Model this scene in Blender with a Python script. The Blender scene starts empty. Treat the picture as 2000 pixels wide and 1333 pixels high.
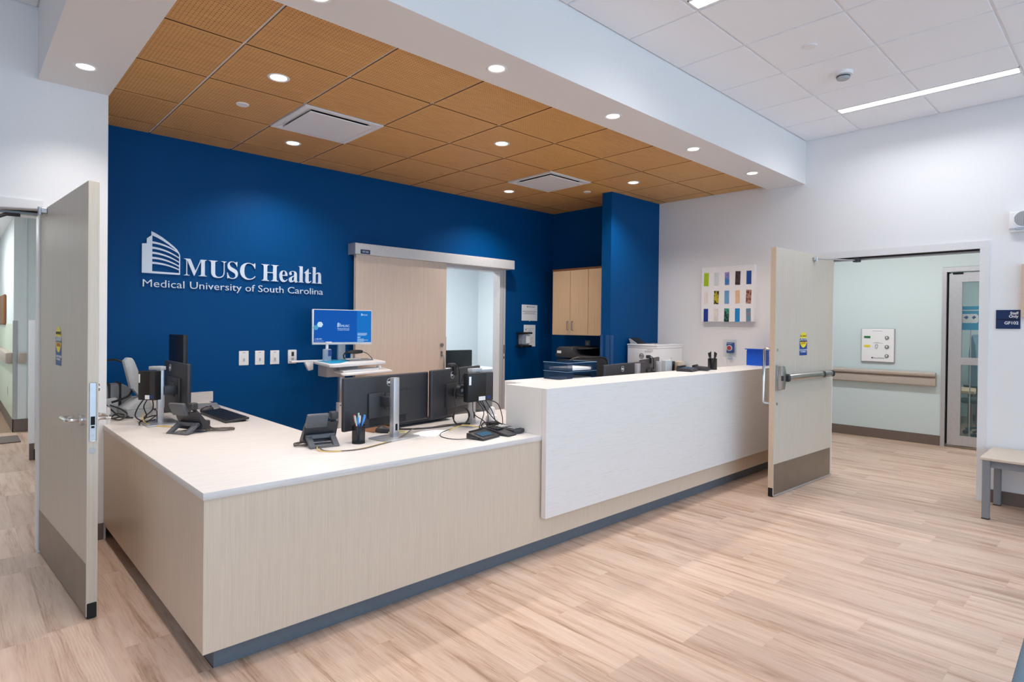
import bpy, bmesh, math, random
from math import radians as R, pi, sin, cos, atan2
from mathutils import Vector, Matrix

S = bpy.context.scene
COL = S.collection
random.seed(7)

# ------------------------------------------------------------------ camera, world, light, exposure
H = 1.4035
cam_d = bpy.data.cameras.new('camera')
cam = bpy.data.objects.new('camera', cam_d)
COL.objects.link(cam)
yaw, pit, rol = R(43.35636), R(-0.40948), R(0.64207)
fw = Vector((cos(pit)*sin(yaw), cos(pit)*cos(yaw), sin(pit)))
r0 = Vector((cos(yaw), -sin(yaw), 0)); u0 = r0.cross(fw)
r1 = r0*cos(rol) + u0*sin(rol); u1 = r1.cross(fw)
M = Matrix((r1, u1, -fw)).transposed().to_4x4()
M.translation = (0, 0, H)
cam.matrix_world = M
cam_d.sensor_width = 36.0
cam_d.lens = 36.0*1162.33/2000.0
cam_d.shift_y = (645.355-666.5)/2000.0
cam_d.clip_start = 0.05; cam_d.clip_end = 100
S.camera = cam

W = bpy.data.worlds.new('daylight'); S.world = W
W.use_nodes = True
wn = W.node_tree.nodes; wl = W.node_tree.links
wn.clear()
wo = wn.new('ShaderNodeOutputWorld'); wb = wn.new('ShaderNodeBackground')
wb.inputs[0].default_value = (0.52, 0.77, 1.0, 1); wb.inputs[1].default_value = 2.9
wl.new(wb.outputs[0], wo.inputs[0])

S.view_settings.view_transform = 'Standard'
S.view_settings.look = 'None'
S.view_settings.gamma = 1.0
S.view_settings.use_curve_mapping = False
S.view_settings.exposure = 0.3
S.cycles.use_denoising = True
S.cycles.max_bounces = 10
S.cycles.diffuse_bounces = 6
S.cycles.glossy_bounces = 4
S.cycles.transmission_bounces = 6
S.cycles.transparent_max_bounces = 8
S.cycles.caustics_reflective = False
S.cycles.caustics_refractive = False
S.cycles.sample_clamp_indirect = 6.0
S.cycles.blur_glossy = 0.5

P_DOWN = 64.0      # recessed downlight, watts
P_SOFFIT = 36.0
P_LINEAR = 8.0    # 4 ft slot light
P_CORR = 21.0
WARM = (1.0, 0.925, 0.85)
NEUT = (0.97, 0.97, 1.0)

def area(name, loc, rot, sx, sy, power, col, portal=False, spread=180):
    d = bpy.data.lights.new(name, 'AREA'); d.shape = 'RECTANGLE'; d.size = sx; d.size_y = sy
    d.energy = power; d.color = col; d.spread = R(spread)
    if portal: d.cycles.is_portal = True
    o = bpy.data.objects.new(name, d); COL.objects.link(o)
    o.location = loc; o.rotation_euler = rot
    return o
# daylight enters through the glazed front of the lobby, behind the camera
area('window_portal', (1.5, -4.55, 1.62), (R(90), 0, 0), 9.2, 3.0, 0, (1, 1, 1), portal=True)

# ------------------------------------------------------------------ materials
def lin(c):
    c = c/255.0
    return c/12.92 if c <= 0.04045 else ((c+0.055)/1.055)**2.4
def rgb(*c): return (lin(c[0]), lin(c[1]), lin(c[2]), 1)

class Mat:
    def __init__(s, name, rough=0.5, metal=0.0):
        s.m = bpy.data.materials.new(name); s.m.use_nodes = True
        s.n = s.m.node_tree.nodes; s.l = s.m.node_tree.links
        s.b = s.n['Principled BSDF']
        s.b.inputs['Roughness'].default_value = rough
        s.b.inputs['Metallic'].default_value = metal
    def node(s, t, **kw):
        n = s.n.new(t)
        for k, v in kw.items():
            if k.startswith('i_'):
                key = k[2:]; key = int(key) if key.isdigit() else key.replace('_', ' ')
                n.inputs[key].default_value = v
            else: setattr(n, k, v)
        return n
    def coords(s, scale, kind='Object', off=None):
        tc = s.node('ShaderNodeTexCoord'); mp = s.node('ShaderNodeMapping')
        mp.inputs['Scale'].default_value = scale
        if off is not None:
            oi = s.node('ShaderNodeObjectInfo'); mu = s.node('ShaderNodeVectorMath', operation='SCALE')
            cx = s.node('ShaderNodeCombineXYZ')
            for k in range(3): s.l.new(oi.outputs['Random'], cx.inputs[k])
            s.l.new(cx.outputs[0], mu.inputs[0]); mu.inputs['Scale'].default_value = off
            ad = s.node('ShaderNodeVectorMath', operation='ADD')
            s.l.new(tc.outputs[kind], ad.inputs[0]); s.l.new(mu.outputs[0], ad.inputs[1])
            s.l.new(ad.outputs[0], mp.inputs[0])
        else:
            s.l.new(tc.outputs[kind], mp.inputs[0])
        return mp.outputs[0]
    def noise(s, vec, scale, detail=4, rough=0.55, dist=0.0):
        n = s.node('ShaderNodeTexNoise'); s.l.new(vec, n.inputs['Vector'])
        n.inputs['Scale'].default_value = scale; n.inputs['Detail'].default_value = detail
        n.inputs['Roughness'].default_value = rough; n.inputs['Distortion'].default_value = dist
        return n.outputs['Fac']
    def ramp(s, fac, stops):
        r = s.node('ShaderNodeValToRGB'); e = r.color_ramp.elements
        while len(e) < len(stops): e.new(0.5)
        for k, (p, c) in enumerate(stops): e[k].position = p; e[k].color = c
        s.l.new(fac, r.inputs[0]); return r.outputs[0]
    def base(s, sock): s.l.new(sock, s.b.inputs['Base Color'])
    def bump(s, fac, strength=0.1, dist=0.002):
        b = s.node('ShaderNodeBump'); b.inputs['Strength'].default_value = strength
        b.inputs['Distance'].default_value = dist
        s.l.new(fac, b.inputs['Height']); s.l.new(b.outputs[0], s.b.inputs['Normal'])
    def math(s, op, a, b=None):
        m = s.node('ShaderNodeMath', operation=op)
        for k, v in enumerate((a, b)):
            if v is None: continue
            if isinstance(v, (int, float)): m.inputs[k].default_value = v
            else: s.l.new(v, m.inputs[k])
        return m.outputs[0]
    def mix(s, fac, a, b, blend='MIX'):
        m = s.node('ShaderNodeMix', data_type='RGBA', blend_type=blend)
        for sock, v in ((m.inputs[0], fac), (m.inputs[6], a), (m.inputs[7], b)):
            if isinstance(v, (int, float)): sock.default_value = v
            elif isinstance(v, tuple): sock.default_value = v
            else: s.l.new(v, sock)
        return m.outputs[2]

def plain(name, col, rough=0.5, metal=0.0, var=0.04, scale=40.0, bump=0.0):
    """a colour with a faint procedural mottling"""
    t = Mat(name, rough, metal)
    f = t.noise(t.coords((1, 1, 1)), scale, 3)
    c = rgb(*col)
    lo = tuple(max(0, x*(1-var)) for x in c[:3])+(1,); hi = tuple(min(1, x*(1+var)) for x in c[:3])+(1,)
    t.base(t.ramp(f, [(0.3, lo), (0.7, hi)]))
    if bump: t.bump(f, bump, 0.001)
    return t.m
def grain(name, cols, axis_scale, rough=0.45, off=3.0, nscale=6.0, bump=0.03):
    t = Mat(name, rough)
    v = t.coords(axis_scale, off=off)
    f = t.noise(v, nscale, 6, 0.62, 0.3)
    g = t.noise(v, nscale*4.0, 3, 0.6)
    f2 = t.math('ADD', t.math('MULTIPLY', f, 0.7), t.math('MULTIPLY', g, 0.3))
    n = len(cols)
    t.base(t.ramp(f2, [(0.33+0.34*k/(n-1), rgb(*c)) for k, c in enumerate(cols)]))
    t.bump(f2, bump, 0.001)
    return t.m
def glow(name, col, strength):
    t = Mat(name, 0.4); t.base(t.ramp(t.noise(t.coords((1, 1, 1)), 3), [(0, (.01, .01, .012, 1)), (1, (.014, .014, .016, 1))]))
    t.b.inputs['Specular IOR Level'].default_value = 0.0
    t.b.inputs['Emission Color'].default_value = rgb(*col)
    t.b.inputs['Emission Strength'].default_value = strength
    return t.m
def glassy(name, col, alpha, rough=0.03):
    t = Mat(name, rough)
    t.b.inputs['Base Color'].default_value = rgb(*col)
    f = t.noise(t.coords((1, 1, 1)), 2, 2)
    t.l.new(t.math('ADD', t.math('MULTIPLY', f, 0.04), alpha-0.02), t.b.inputs['Alpha'])
    return t.m

m = {}
m['white'] = plain('white_wall_paint', (232, 232, 234), 0.55, var=0.012, scale=120, bump=0.02)
m['soffit'] = plain('white_soffit_paint', (230, 228, 228), 0.6, var=0.012, scale=90)
m['blue'] = plain('deep_blue_wall_paint', (0, 70, 128), 0.32, var=0.05, scale=160, bump=0.02)
m['corr'] = plain('pale_green_wall_paint', (206, 220, 222), 0.5, var=0.015, scale=90)
m['base'] = plain('taupe_rubber_base', (112, 98, 90), 0.5)
m['kick'] = plain('slate_toe_kick', (100, 108, 118), 0.45)
m['tile'] = plain('mineral_ceiling_tile', (244, 244, 249), 0.85, var=0.03, scale=220, bump=0.05)
m['grid'] = plain('white_ceiling_grid', (242, 241, 242), 0.5)
m['oak'] = grain('pale_oak_laminate', [(198, 180, 162), (207, 190, 172), (213, 197, 180)], (30, 30, 0.45), 0.42)
m['door'] = grain('grey_oak_door_laminate', [(190, 179, 165), (199, 188, 174), (205, 195, 182)], (30, 30, 0.4), 0.42)
m['doorwarm'] = grain('pink_oak_door_laminate', [(203, 183, 167), (212, 192, 176), (218, 200, 185)], (26, 26, 0.4), 0.42)
m['cab'] = grain('honey_oak_laminate', [(200, 166, 128), (212, 180, 144), (220, 190, 156)], (26, 26, 0.4), 0.42)
m['top'] = grain('white_linear_worktop', [(204, 198, 195), (213, 208, 205), (219, 215, 213)], (1.5, 30, 30), 0.38, nscale=4, bump=0.0)
m['stone'] = grain('white_travertine_laminate', [(212, 208, 206), (224, 221, 219), (226, 223, 222), (229, 227, 226)], (1.6, 40, 40), 0.42, nscale=5, bump=0.02)
m['blue'].node_tree.nodes['Principled BSDF'].inputs['Specular IOR Level'].default_value = 0.1
m['blue'].node_tree.nodes['Principled BSDF'].inputs['Roughness'].default_value = 0.45
# floor plank
t = Mat('vinyl_oak_plank', 0.42)
v = t.coords((11, 0.75, 1), off=37.0)
f = t.noise(v, 1.6, 7, 0.62, 0.5); v2 = t.coords((70, 3.0, 1), off=11.0); g = t.noise(v2, 2.5, 5, 0.65)
f2 = t.math('ADD', t.math('MULTIPLY', f, 0.72), t.math('MULTIPLY', g, 0.28))
c = t.ramp(f2, [(0.30, rgb(134, 102, 80)), (0.39, rgb(178, 145, 122)), (0.49, rgb(205, 176, 156)), (0.67, rgb(220, 196, 178))])
vw = t.coords((9, 1.4, 1), off=23.0)
wv = t.node('ShaderNodeTexWave', wave_type='RINGS', rings_direction='Z')
t.l.new(vw, wv.inputs['Vector'])
for k, q in (('Scale', 3.0), ('Distortion', 7.0), ('Detail', 3.0), ('Detail Scale', 1.2)): wv.inputs[k].default_value = q
msk = t.ramp(t.noise(t.coords((3, 1.2, 1), off=51.0), 1.5, 2), [(0.5, (0, 0, 0, 1)), (0.66, (1, 1, 1, 1))])
c = t.mix(t.math('MULTIPLY', t.math('MULTIPLY', wv.outputs['Fac'], msk), 0.34), c, rgb(232, 214, 196))
oi = t.node('ShaderNodeObjectInfo')
tint = t.ramp(oi.outputs['Random'], [(0, (0.88, 0.87, 0.87, 1)), (0.5, (0.98, 0.96, 0.95, 1)), (1, (1.06, 1.06, 1.06, 1))])
t.base(t.mix(1.0, c, tint, 'MULTIPLY')); t.bump(f2, 0.06, 0.001)
m['plank'] = t.m
m['slab'] = plain('floor_underlay', (150, 124, 100), 0.6)
# perforated wooden ceiling panel: 20 mm grid of small dark holes
t = Mat('perforated_wood_panel', 0.5)
f = t.noise(t.coords((1.5, 24, 1), off=9.0), 4, 5, 0.6, 0.2)
wood = t.ramp(f, [(0.3, rgb(200, 148, 84)), (0.7, rgb(222, 172, 104))])
tc = t.node('ShaderNodeTexCoord'); sx = t.node('ShaderNodeSeparateXYZ'); t.l.new(tc.outputs['Object'], sx.inputs[0])
d2 = None
for k in (0, 1):
    q = t.math('SUBTRACT', t.math('FRACT', t.math('DIVIDE', sx.outputs[k], 0.0195)), 0.5)
    q = t.math('MULTIPLY', q, q); d2 = q if d2 is None else t.math('ADD', d2, q)
hole = t.math('LESS_THAN', d2, 0.021)
inx = t.math('LESS_THAN', t.math('ABSOLUTE', sx.outputs[0]), 0.282); iny = t.math('LESS_THAN', t.math('ABSOLUTE', sx.outputs[1]), 0.282)
hole = t.math('MULTIPLY', t.math('MULTIPLY', hole, inx), iny)
t.base(t.mix(hole, wood, rgb(52, 30, 16)))
m['perf'] = t.m
m['edgeshade'] = plain('seam_shade_edge', (74, 44, 22), 0.6)  # shadow in the panel seams, painted onto the side faces
m['steel'] = plain('brushed_stainless', (190, 188, 184), 0.28, 1.0, var=0.06, scale=200)
m['kickst'] = plain('satin_kick_plate', (150, 142, 134), 0.42, 1.0, var=0.05, scale=8)
m['chrome'] = plain('polished_chrome', (225, 226, 228), 0.12, 1.0)
m['alu'] = plain('satin_aluminium', (196, 196, 200), 0.35, 0.7)
m['aluw'] = plain('pale_grey_metal', (203, 203, 206), 0.4, 0.1)
m['frame'] = plain('white_door_frame', (226, 225, 227), 0.4, var=0.01)
m['black'] = plain('black_plastic', (22, 22, 24), 0.42, var=0.12)
m['soft'] = plain('charcoal_plastic', (48, 48, 52), 0.45, var=0.08)
m['grey'] = plain('grey_plastic', (128, 130, 134), 0.5)
m['pgrey'] = plain('pale_grey_plastic', (176, 180, 184), 0.5)
m['wplast'] = plain('white_plastic', (236, 236, 238), 0.35, var=0.01)
m['paper'] = plain('white_paper', (238, 238, 240), 0.8, var=0.01)
m['ink'] = plain('grey_ink', (120, 124, 134), 0.8)
m['dink'] = plain('dark_ink', (40, 44, 56), 0.8)
m['letter'] = plain('pale_sign_letter', (214, 226, 242), 0.35, var=0.01)
m['navy'] = plain('navy_sign', (8, 40, 86), 0.35)
m['yellow'] = plain('yellow_sticker', (236, 214, 20), 0.5)
m['sblue'] = plain('blue_sticker', (24, 66, 140), 0.5)
m['binblue'] = plain('bright_blue_plastic', (10, 90, 214), 0.4)
m['red'] = plain('red_print', (176, 40, 44), 0.45)
m['green'] = plain('green_label', (40, 112, 66), 0.5)
m['rubber'] = plain('black_rubber', (14, 14, 15), 0.7)
m['dark'] = plain('dark_void', (12, 10, 10), 0.9)
m['cable'] = plain('black_cable', (20, 19, 19), 0.45)
m['ycable'] = plain('yellow_cable', (214, 184, 104), 0.5)
m['bcable'] = plain('brown_grey_cable', (96, 88, 80), 0.5)
m['rail'] = plain('taupe_handrail', (182, 170, 160), 0.4)
m['mesh'] = plain('black_mesh_fabric', (40, 40, 42), 0.8, var=0.5, scale=400)
m['bluefab'] = plain('steel_blue_upholstery', (112, 138, 158), 0.8, var=0.08, scale=300, bump=0.1)
m['blueglass'] = plain('corner_guard_blue', (4, 74, 134), 0.4)
m['brown'] = plain('brown_frame_wood', (120, 76, 34), 0.5)
m['cyan'] = plain('cyan_poster', (20, 150, 196), 0.5)
m['teal'] = plain('teal_mat', (10, 150, 200), 0.6)
m['trayblue'] = glassy('smoky_blue_acrylic', (24, 58, 92), 0.6, 0.1)
m['glass'] = glassy('clear_glass', (150, 190, 200), 0.08)
m['gtint'] = glassy('green_tinted_glass', (150, 200, 120), 0.3)
m['clear'] = glassy('clear_plastic', (190, 205, 222), 0.45, 0.08)
m['edgeclear'] = plain('pale_acrylic_edge', (150, 176, 200), 0.3)
m['screen'] = glow('blue_screen', (0, 84, 176), 0.8)
m['screen2'] = glow('bright_blue_screen_band', (10, 112, 196), 0.8)
m['screenw'] = glow('screen_white', (196, 226, 250), 0.8)
m['screenc'] = glow('screen_cyan', (84, 170, 214), 0.7)
m['lcd'] = glow('small_display', (96, 156, 196), 0.35)
m['lens'] = glow('lit_lens', (255, 246, 232), 6.0)
m['slot'] = glow('lit_diffuser', (255, 252, 246), 4.0)
m['reflpanel'] = plain('wall_panel_green_reflection', (212, 224, 202), 0.3, var=.03, scale=4)  # green of an outdoor reflection put into the panel colour
m['roomwall'] = plain('office_white_paint', (224, 232, 234), 0.55, var=0.012)
m['tan'] = plain('tan_wood_edge', (206, 184, 160), 0.5)

# ------------------------------------------------------------------ geometry helpers
class G:
    """collects shapes into one bmesh, which becomes ONE mesh object"""
    def __init__(s): s.b = bmesh.new()
    def _bev(s, vs, bev, seg=2):
        if bev > 0:
            es = list({e for v in vs for e in v.link_edges})
            bmesh.ops.bevel(s.b, geom=es, offset=bev, segments=seg, affect='EDGES', profile=0.5)
    def box(s, x0, y0, z0, x1, y1, z1, bev=0.0, seg=2, mat=None):
        cs = [(x0, y0, z0), (x1, y0, z0), (x1, y1, z0), (x0, y1, z0), (x0, y0, z1), (x1, y0, z1), (x1, y1, z1), (x0, y1, z1)]
        vs = [s.b.verts.new(mat @ Vector(c) if mat else c) for c in cs]
        for f in ((0, 3, 2, 1), (4, 5, 6, 7), (0, 1, 5, 4), (1, 2, 6, 5), (2, 3, 7, 6), (3, 0, 4, 7)):
            s.b.faces.new([vs[i] for i in f])
        s._bev(vs, bev, seg); return s
    def prism(s, pts, axis, a, b, bev=0.0, mat=None):
        """polygon in the plane across `axis`, pushed from a to b (y: pts are (x, z); x: (y, z); z: (x, y))"""
        def mk(p, t):
            c = {'x': (t, p[0], p[1]), 'y': (p[0], t, p[1]), 'z': (p[0], p[1], t)}[axis]
            return s.b.verts.new(mat @ Vector(c) if mat else c)
        A = [mk(p, a) for p in pts]; B = [mk(p, b) for p in pts]; n = len(pts)
        s.b.faces.new(A); s.b.faces.new(B[::-1])
        for i in range(n): s.b.faces.new((A[i], B[i], B[(i+1) % n], A[(i+1) % n]))
        s._bev(A+B, bev); return s
    def cyl(s, p0, p1, r0, r1=None, n=20, cap=True):
        p0 = Vector(p0); p1 = Vector(p1); r1 = r0 if r1 is None else r1
        d = (p1-p0).normalized(); a = d.orthogonal().normalized(); c = d.cross(a)
        A = [s.b.verts.new(p0+(a*cos(2*pi*k/n)+c*sin(2*pi*k/n))*r0) for k in range(n)]
        B = [s.b.verts.new(p1+(a*cos(2*pi*k/n)+c*sin(2*pi*k/n))*r1) for k in range(n)]
        for k in range(n): s.b.faces.new((A[k], A[(k+1) % n], B[(k+1) % n], B[k]))
        if cap: s.b.faces.new(A[::-1]); s.b.faces.new(B)
        return s
    def lathe(s, prof, c=(0, 0, 0), n=28, axis='z'):
        rings = []
        for r, z in prof:
            ring = []
            for k in range(n):
                x, y = r*cos(2*pi*k/n), r*sin(2*pi*k/n)
                p = {'z': (x, y, z), 'x': (z, x, y), 'y': (x, z, y)}[axis]
                ring.append(s.b.verts.new((c[0]+p[0], c[1]+p[1], c[2]+p[2])))
            rings.append(ring)
        for a, b in zip(rings, rings[1:]):
            for k in range(n): s.b.faces.new((a[k], a[(k+1) % n], b[(k+1) % n], b[k]))
        if prof[0][0] > .0025:      # a ring or a hollow turning: close the profile on itself
            for k in range(n): s.b.faces.new((rings[-1][k], rings[-1][(k+1) % n], rings[0][(k+1) % n], rings[0][k]))
            return s
        for ring, rv in ((rings[0], True), (rings[-1], False)):
            try: s.b.faces.new(ring[::-1] if rv else ring)
            except ValueError: pass
        return s
    def tube(s, pts, r, n=8, smooth=6, closed=False):
        P = [Vector(p) for p in pts]
        if smooth and len(P) > 2: P = spline(P, smooth, closed)
        rings = []; up = None
        for i, p in enumerate(P):
            a = P[i-1] if i else P[0]; b = P[i+1] if i+1 < len(P) else P[-1]
            d = (b-a).normalized() if (b-a).length > 1e-9 else Vector((0, 0, 1))
            up = d.orthogonal().normalized() if up is None else (up-d*up.dot(d)).normalized()
            c = d.cross(up)
            rings.append([s.b.verts.new(p+(up*cos(2*pi*k/n)+c*sin(2*pi*k/n))*r) for k in range(n)])
        for a, b in zip(rings, rings[1:]):
            for k in range(n): s.b.faces.new((a[k], a[(k+1) % n], b[(k+1) % n], b[k]))
        s.b.faces.new(rings[0][::-1]); s.b.faces.new(rings[-1]); return s
def spline(P, k, closed=False):
    out = []; n = len(P)
    for i in range(n if closed else n-1):
        if closed: p0, p1, p2, p3 = P[i-1], P[i], P[(i+1) % n], P[(i+2) % n]
        else: p0, p1, p2, p3 = P[max(i-1, 0)], P[i], P[i+1], P[min(i+2, n-1)]
        for j in range(k):
            t = j/k
            out.append(0.5*((2*p1)+(p2-p0)*t+(2*p0-5*p1+4*p2-p3)*t*t+(3*p1-p0-3*p2+p3)*t**3))
    out.append(P[0].copy() if closed else P[-1].copy()); return out
def mesh_of(name, g, mat, smooth=True):
    me = bpy.data.meshes.new(name)
    bmesh.ops.recalc_face_normals(g.b, faces=g.b.faces[:])
    g.b.to_mesh(me); g.b.free()
    if mat is not None: me.materials.append(m[mat] if isinstance(mat, str) else mat)
    if smooth:
        for p in me.polygons: p.use_smooth = True
        me.set_sharp_from_angle(angle=R(35))
    return me
def part(name, g, mat, parent=None, label=None, loc=None, rot=None):
    o = bpy.data.objects.new(name, mesh_of(name, g, mat)); COL.objects.link(o)
    if parent is not None: o.parent = parent
    if loc is not None: o.location = loc
    if rot is not None: o.rotation_euler = rot
    if label: o['label'] = label
    return o
def tag(o, label, cat, group=None, kind=None):
    o['label'] = label; o['category'] = cat
    if group: o['group'] = group
    if kind: o['kind'] = kind
    return o
def thing(name, label, cat, loc=(0, 0, 0), rz=0.0, group=None, kind=None):
    o = bpy.data.objects.new(name, None); COL.objects.link(o)
    o.empty_display_size = 0.05
    o.location = loc; o.rotation_euler = (0, 0, R(rz))
    return tag(o, label, cat, group, kind)
def single(name, g, mat, label, cat, loc=(0, 0, 0), rz=0.0, group=None, kind=None):
    o = part(name, g, mat); o.location = loc; o.rotation_euler = (0, 0, R(rz))
    return tag(o, label, cat, group, kind)
def dup(root, loc, rz=None, label=None):
    r = root.copy(); COL.objects.link(r); r.location = loc
    if rz is not None: r.rotation_euler = (0, 0, R(rz))
    if label: r['label'] = label
    for ch in root.children:
        c = ch.copy(); COL.objects.link(c); c.parent = r
        for gch in ch.children:
            d = gch.copy(); COL.objects.link(d); d.parent = c
    return r
def text(name, body, size, mat, parent, loc, rot, align='LEFT', depth=0.0004, sx=1.0, spacing=1.0, bold=0.0):
    cu = bpy.data.curves.new(name, 'FONT'); cu.body = body; cu.size = size; cu.extrude = depth
    cu.align_x = align; cu.resolution_u = 3; cu.space_character = spacing; cu.offset = bold; cu.space_line = 0.85
    t = bpy.data.objects.new(name+'_src', cu); COL.objects.link(t)
    bpy.context.view_layer.update()
    me = bpy.data.meshes.new_from_object(t.evaluated_get(bpy.context.evaluated_depsgraph_get()))
    bpy.data.objects.remove(t); bpy.data.curves.remove(cu)
    me.materials.clear(); me.materials.append(m[mat])
    o = bpy.data.objects.new(name, me); COL.objects.link(o); o.parent = parent
    o.location = loc; o.rotation_euler = rot; o.scale = (sx, 1, 1)
    return o
BACK = (R(90), 0, 0)            # reads from -Y
RIGHTW = (R(90), 0, R(-90))     # reads from -X
# ------------------------------------------------------------------ the setting
def struct(name, g, mat, label, cat, parent=None):
    o = part(name, g, mat, parent)
    if parent is None: tag(o, label, cat, kind='structure')
    return o
ZC, ZW, ZS = 3.29, 2.893, 2.855      # white ceiling, wood ceiling, soffit underside
XR, YL, YB = 6.22, 4.58, 5.40        # right wall, left wall, blue wall

# floor: slab and vinyl planks laid along Y
fl = struct('floor', G().box(-3.3, -4.7, -0.2, 13.0, 13.2, -0.005), 'slab', 'pale brown wood-look vinyl plank floor', 'floor')
PW, PL, GAP = 0.2286, 0.95, 0.00012
def plank_mesh(w, l):
    g = G(); g.box(GAP, GAP, -0.005, w-GAP, l-GAP, 0.0)
    return mesh_of('plank', g, 'plank', smooth=False)
plank_full = plank_mesh(PW, PL)
joint = {10: 1.388, 11: 2.082, 12: 1.483, 13: 1.845, 14: 2.32, 15: 1.66, 0: 3.32, 1: 3.36, 2: 2.985, 22: 1.08, 5: 2.28}
def planks(xa, xb, ya, yb):
    k0 = math.floor((xa-0.093)/PW); k = k0
    while 0.093+k*PW < xb-0.01:
        x0 = max(xa, 0.093+k*PW); x1 = min(xb, 0.093+(k+1)*PW)
        rnd = random.Random(k*31+5); off = joint.get(k, rnd.random()*PL)
        j = math.floor((ya-off)/PL)
        while off+j*PL < yb-0.01:
            y0 = max(ya, off+j*PL); y1 = min(yb, off+(j+1)*PL)
            if y1-y0 > 0.01 and x1-x0 > 0.01:
                full = abs(x1-x0-PW) < 1e-6 and abs(y1-y0-PL) < 1e-6
                o = bpy.data.objects.new('plank', plank_full if full else plank_mesh(x1-x0, y1-y0))
                COL.objects.link(o); o.parent = fl; o.location = (x0, y0, 0)
            j += 1
        k += 1
planks(-0.6, XR, 0.0, 2.57)         # lobby in front of the desk
planks(-0.6, 0.78, 2.57, YL)        # beside the desk's end
planks(-0.4, 1.0, YL, 9.7)          # left corridor
planks(XR, 8.78, 0.3, 3.2)          # right corridor
planks(1.6, 4.6, 3.5, YB)           # behind the desk

# white lobby ceiling: grid plate and lay-in tiles that drop below it
ce = struct('ceiling', G().box(-3.2, -4.6, ZC+0.003, XR, YL, ZC+0.12), 'grid', 'white suspended lobby ceiling of square mineral tiles', 'ceiling')
def tile_obj(name, x0, x1, y0, y1, z, par, mat, gap=0.008, th=0.014):
    cx, cy = (x0+x1)/2, (y0+y1)/2; hx, hy = (x1-x0)/2-gap, (y1-y0)/2-gap
    key = (name, round(hx, 4), round(hy, 4), mat)
    if key not in TILES:
        g = G(); g.box(-hx, -hy, 0, hx, hy, th, bev=0.0015, seg=1)
        me = mesh_of(name, g, mat, smooth=False); TILES[key] = me
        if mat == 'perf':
            me.materials.append(m['edgeshade'])
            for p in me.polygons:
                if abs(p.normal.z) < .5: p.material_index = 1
    o = bpy.data.objects.new(name, TILES[key]); COL.objects.link(o); o.parent = par; o.location = (cx, cy, z)
TILES = {}
xs = [3.832+0.61*k for k in range(-9, 4)]+[XR]; ys = [-1.822+0.61*k for k in range(7)]+[2.335]
FIX = [(5.525, 0.625), (3.085, 0.625)]          # slot lights: x0 (0.12 wide), y0 (1.2 long)
for x0, x1 in zip(xs, xs[1:]):
    for y0, y1 in zip(ys, ys[1:]):
        xe = x1
        for fx, fy in FIX:
            if abs((x1-fx-0.12)) < 0.06 and y0 > fy-0.1 and y1 < fy+1.25: xe = fx-0.004
        tile_obj('ceiling_tile', x0, xe, y0, y1, ZC-0.006, ce, 'tile', th=.0095)
for x0, x1 in zip([-1.66, -1.05, -0.44, 0.17], [-1.05, -0.44, 0.17, 0.378]):
    for y0, y1 in zip([2.335, 2.94, 3.55, 4.16], [2.94, 3.55, 4.16, YL]):
        tile_obj('ceiling_tile', x0, x1, y0, y1, ZC-0.006, ce, 'tile', th=.0095)

# wood ceiling over the desk
wc = struct('ceiling', G().box(0.735, 2.69, ZW+0.008, XR, YB, ZW+0.1), 'grid', 'brown perforated wood panel ceiling over the reception desk', 'ceiling')
wx = [0.735]+[1.137+0.61*k for k in range(9)]+[XR]; wy = [2.696, 3.306, 3.916, 4.526, 5.136, YB]
VENT = [(1.747, 3.916), (4.187, 3.916)]
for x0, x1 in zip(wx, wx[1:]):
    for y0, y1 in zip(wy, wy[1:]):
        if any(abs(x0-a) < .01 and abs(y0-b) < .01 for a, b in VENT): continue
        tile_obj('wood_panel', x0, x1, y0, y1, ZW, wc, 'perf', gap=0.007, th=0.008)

# soffit (dropped white beam) along the front and the left end of the wood ceiling
g = G(); g.box(0.738, 2.335, ZS, XR, 2.700, ZC+0.02); g.box(0.378, 2.335, ZS, 0.738, YL, ZC+0.02)
struct('trim_1', g, 'soffit', 'white dropped soffit beam with recessed downlights framing the wood ceiling', 'beam')

# walls
g = G(); g.box(0.405, YL, 0, 0.735, YL+0.13, 3.3); g.box(-3.2, YL, 0, -0.80, YL+0.13, 3.3); g.box(-0.80, YL, 2.075, 0.405, YL+0.13, 3.3)
g.box(0.62, YL+0.13, 0, 0.735, YB, ZW+.1)
struct('wall_left', g, 'white', 'white painted wall with the doorway to the grey corridor', 'wall')
g = G(); g.box(0.60, YB, 0, 3.70, YB+0.10, 3.0); g.box(4.92, YB, 0, 5.83, YB+0.10, 3.0); g.box(3.70, YB, 2.10, 4.92, YB+0.10, 3.0)
struct('wall_back', g, 'blue', 'deep blue feature wall behind the reception desk', 'wall')
g = G(); g.box(5.83, 4.148, 0, 5.95, YB+0.10, 3.0)
struct('wall_alcove', g, 'blue', 'dark blue wall at the end of the copier alcove', 'wall')
g = G(); g.box(5.28, 4.02, 0, XR+0.1, 4.148, 3.0)
struct('wall_wing', g, 'blue', 'blue wing wall standing beside the copier alcove', 'wall')
g = G(); g.box(XR, 2.10, 0, XR+0.13, 4.02, 3.4); g.box(XR, -4.6, 0, XR+0.13, 0.932, 3.4); g.box(XR, 0.932, 2.10, XR+0.13, 2.10, 3.4)
struct('wall_right', g, 'white', 'tall white wall with the staff doorway and the painting', 'wall')
struct('wall_side', G().box(-3.3, -4.6, 0, -3.2, YL, 3.4), 'white', 'white lobby side wall beyond the frame', 'wall')
# glazed lobby front behind the camera
g = G()
g.box(-3.2, -4.68, 0, XR, -4.6, 0.1); g.box(-3.2, -4.68, 3.14, XR, -4.6, 3.4)
for k in range(8): g.box(-3.2+k*1.338, -4.68, 0.1, -3.14+k*1.338, -4.6, 3.14)
struct('window_1', g, 'alu', 'tall glazed lobby front that lets the daylight in', 'window')

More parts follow.
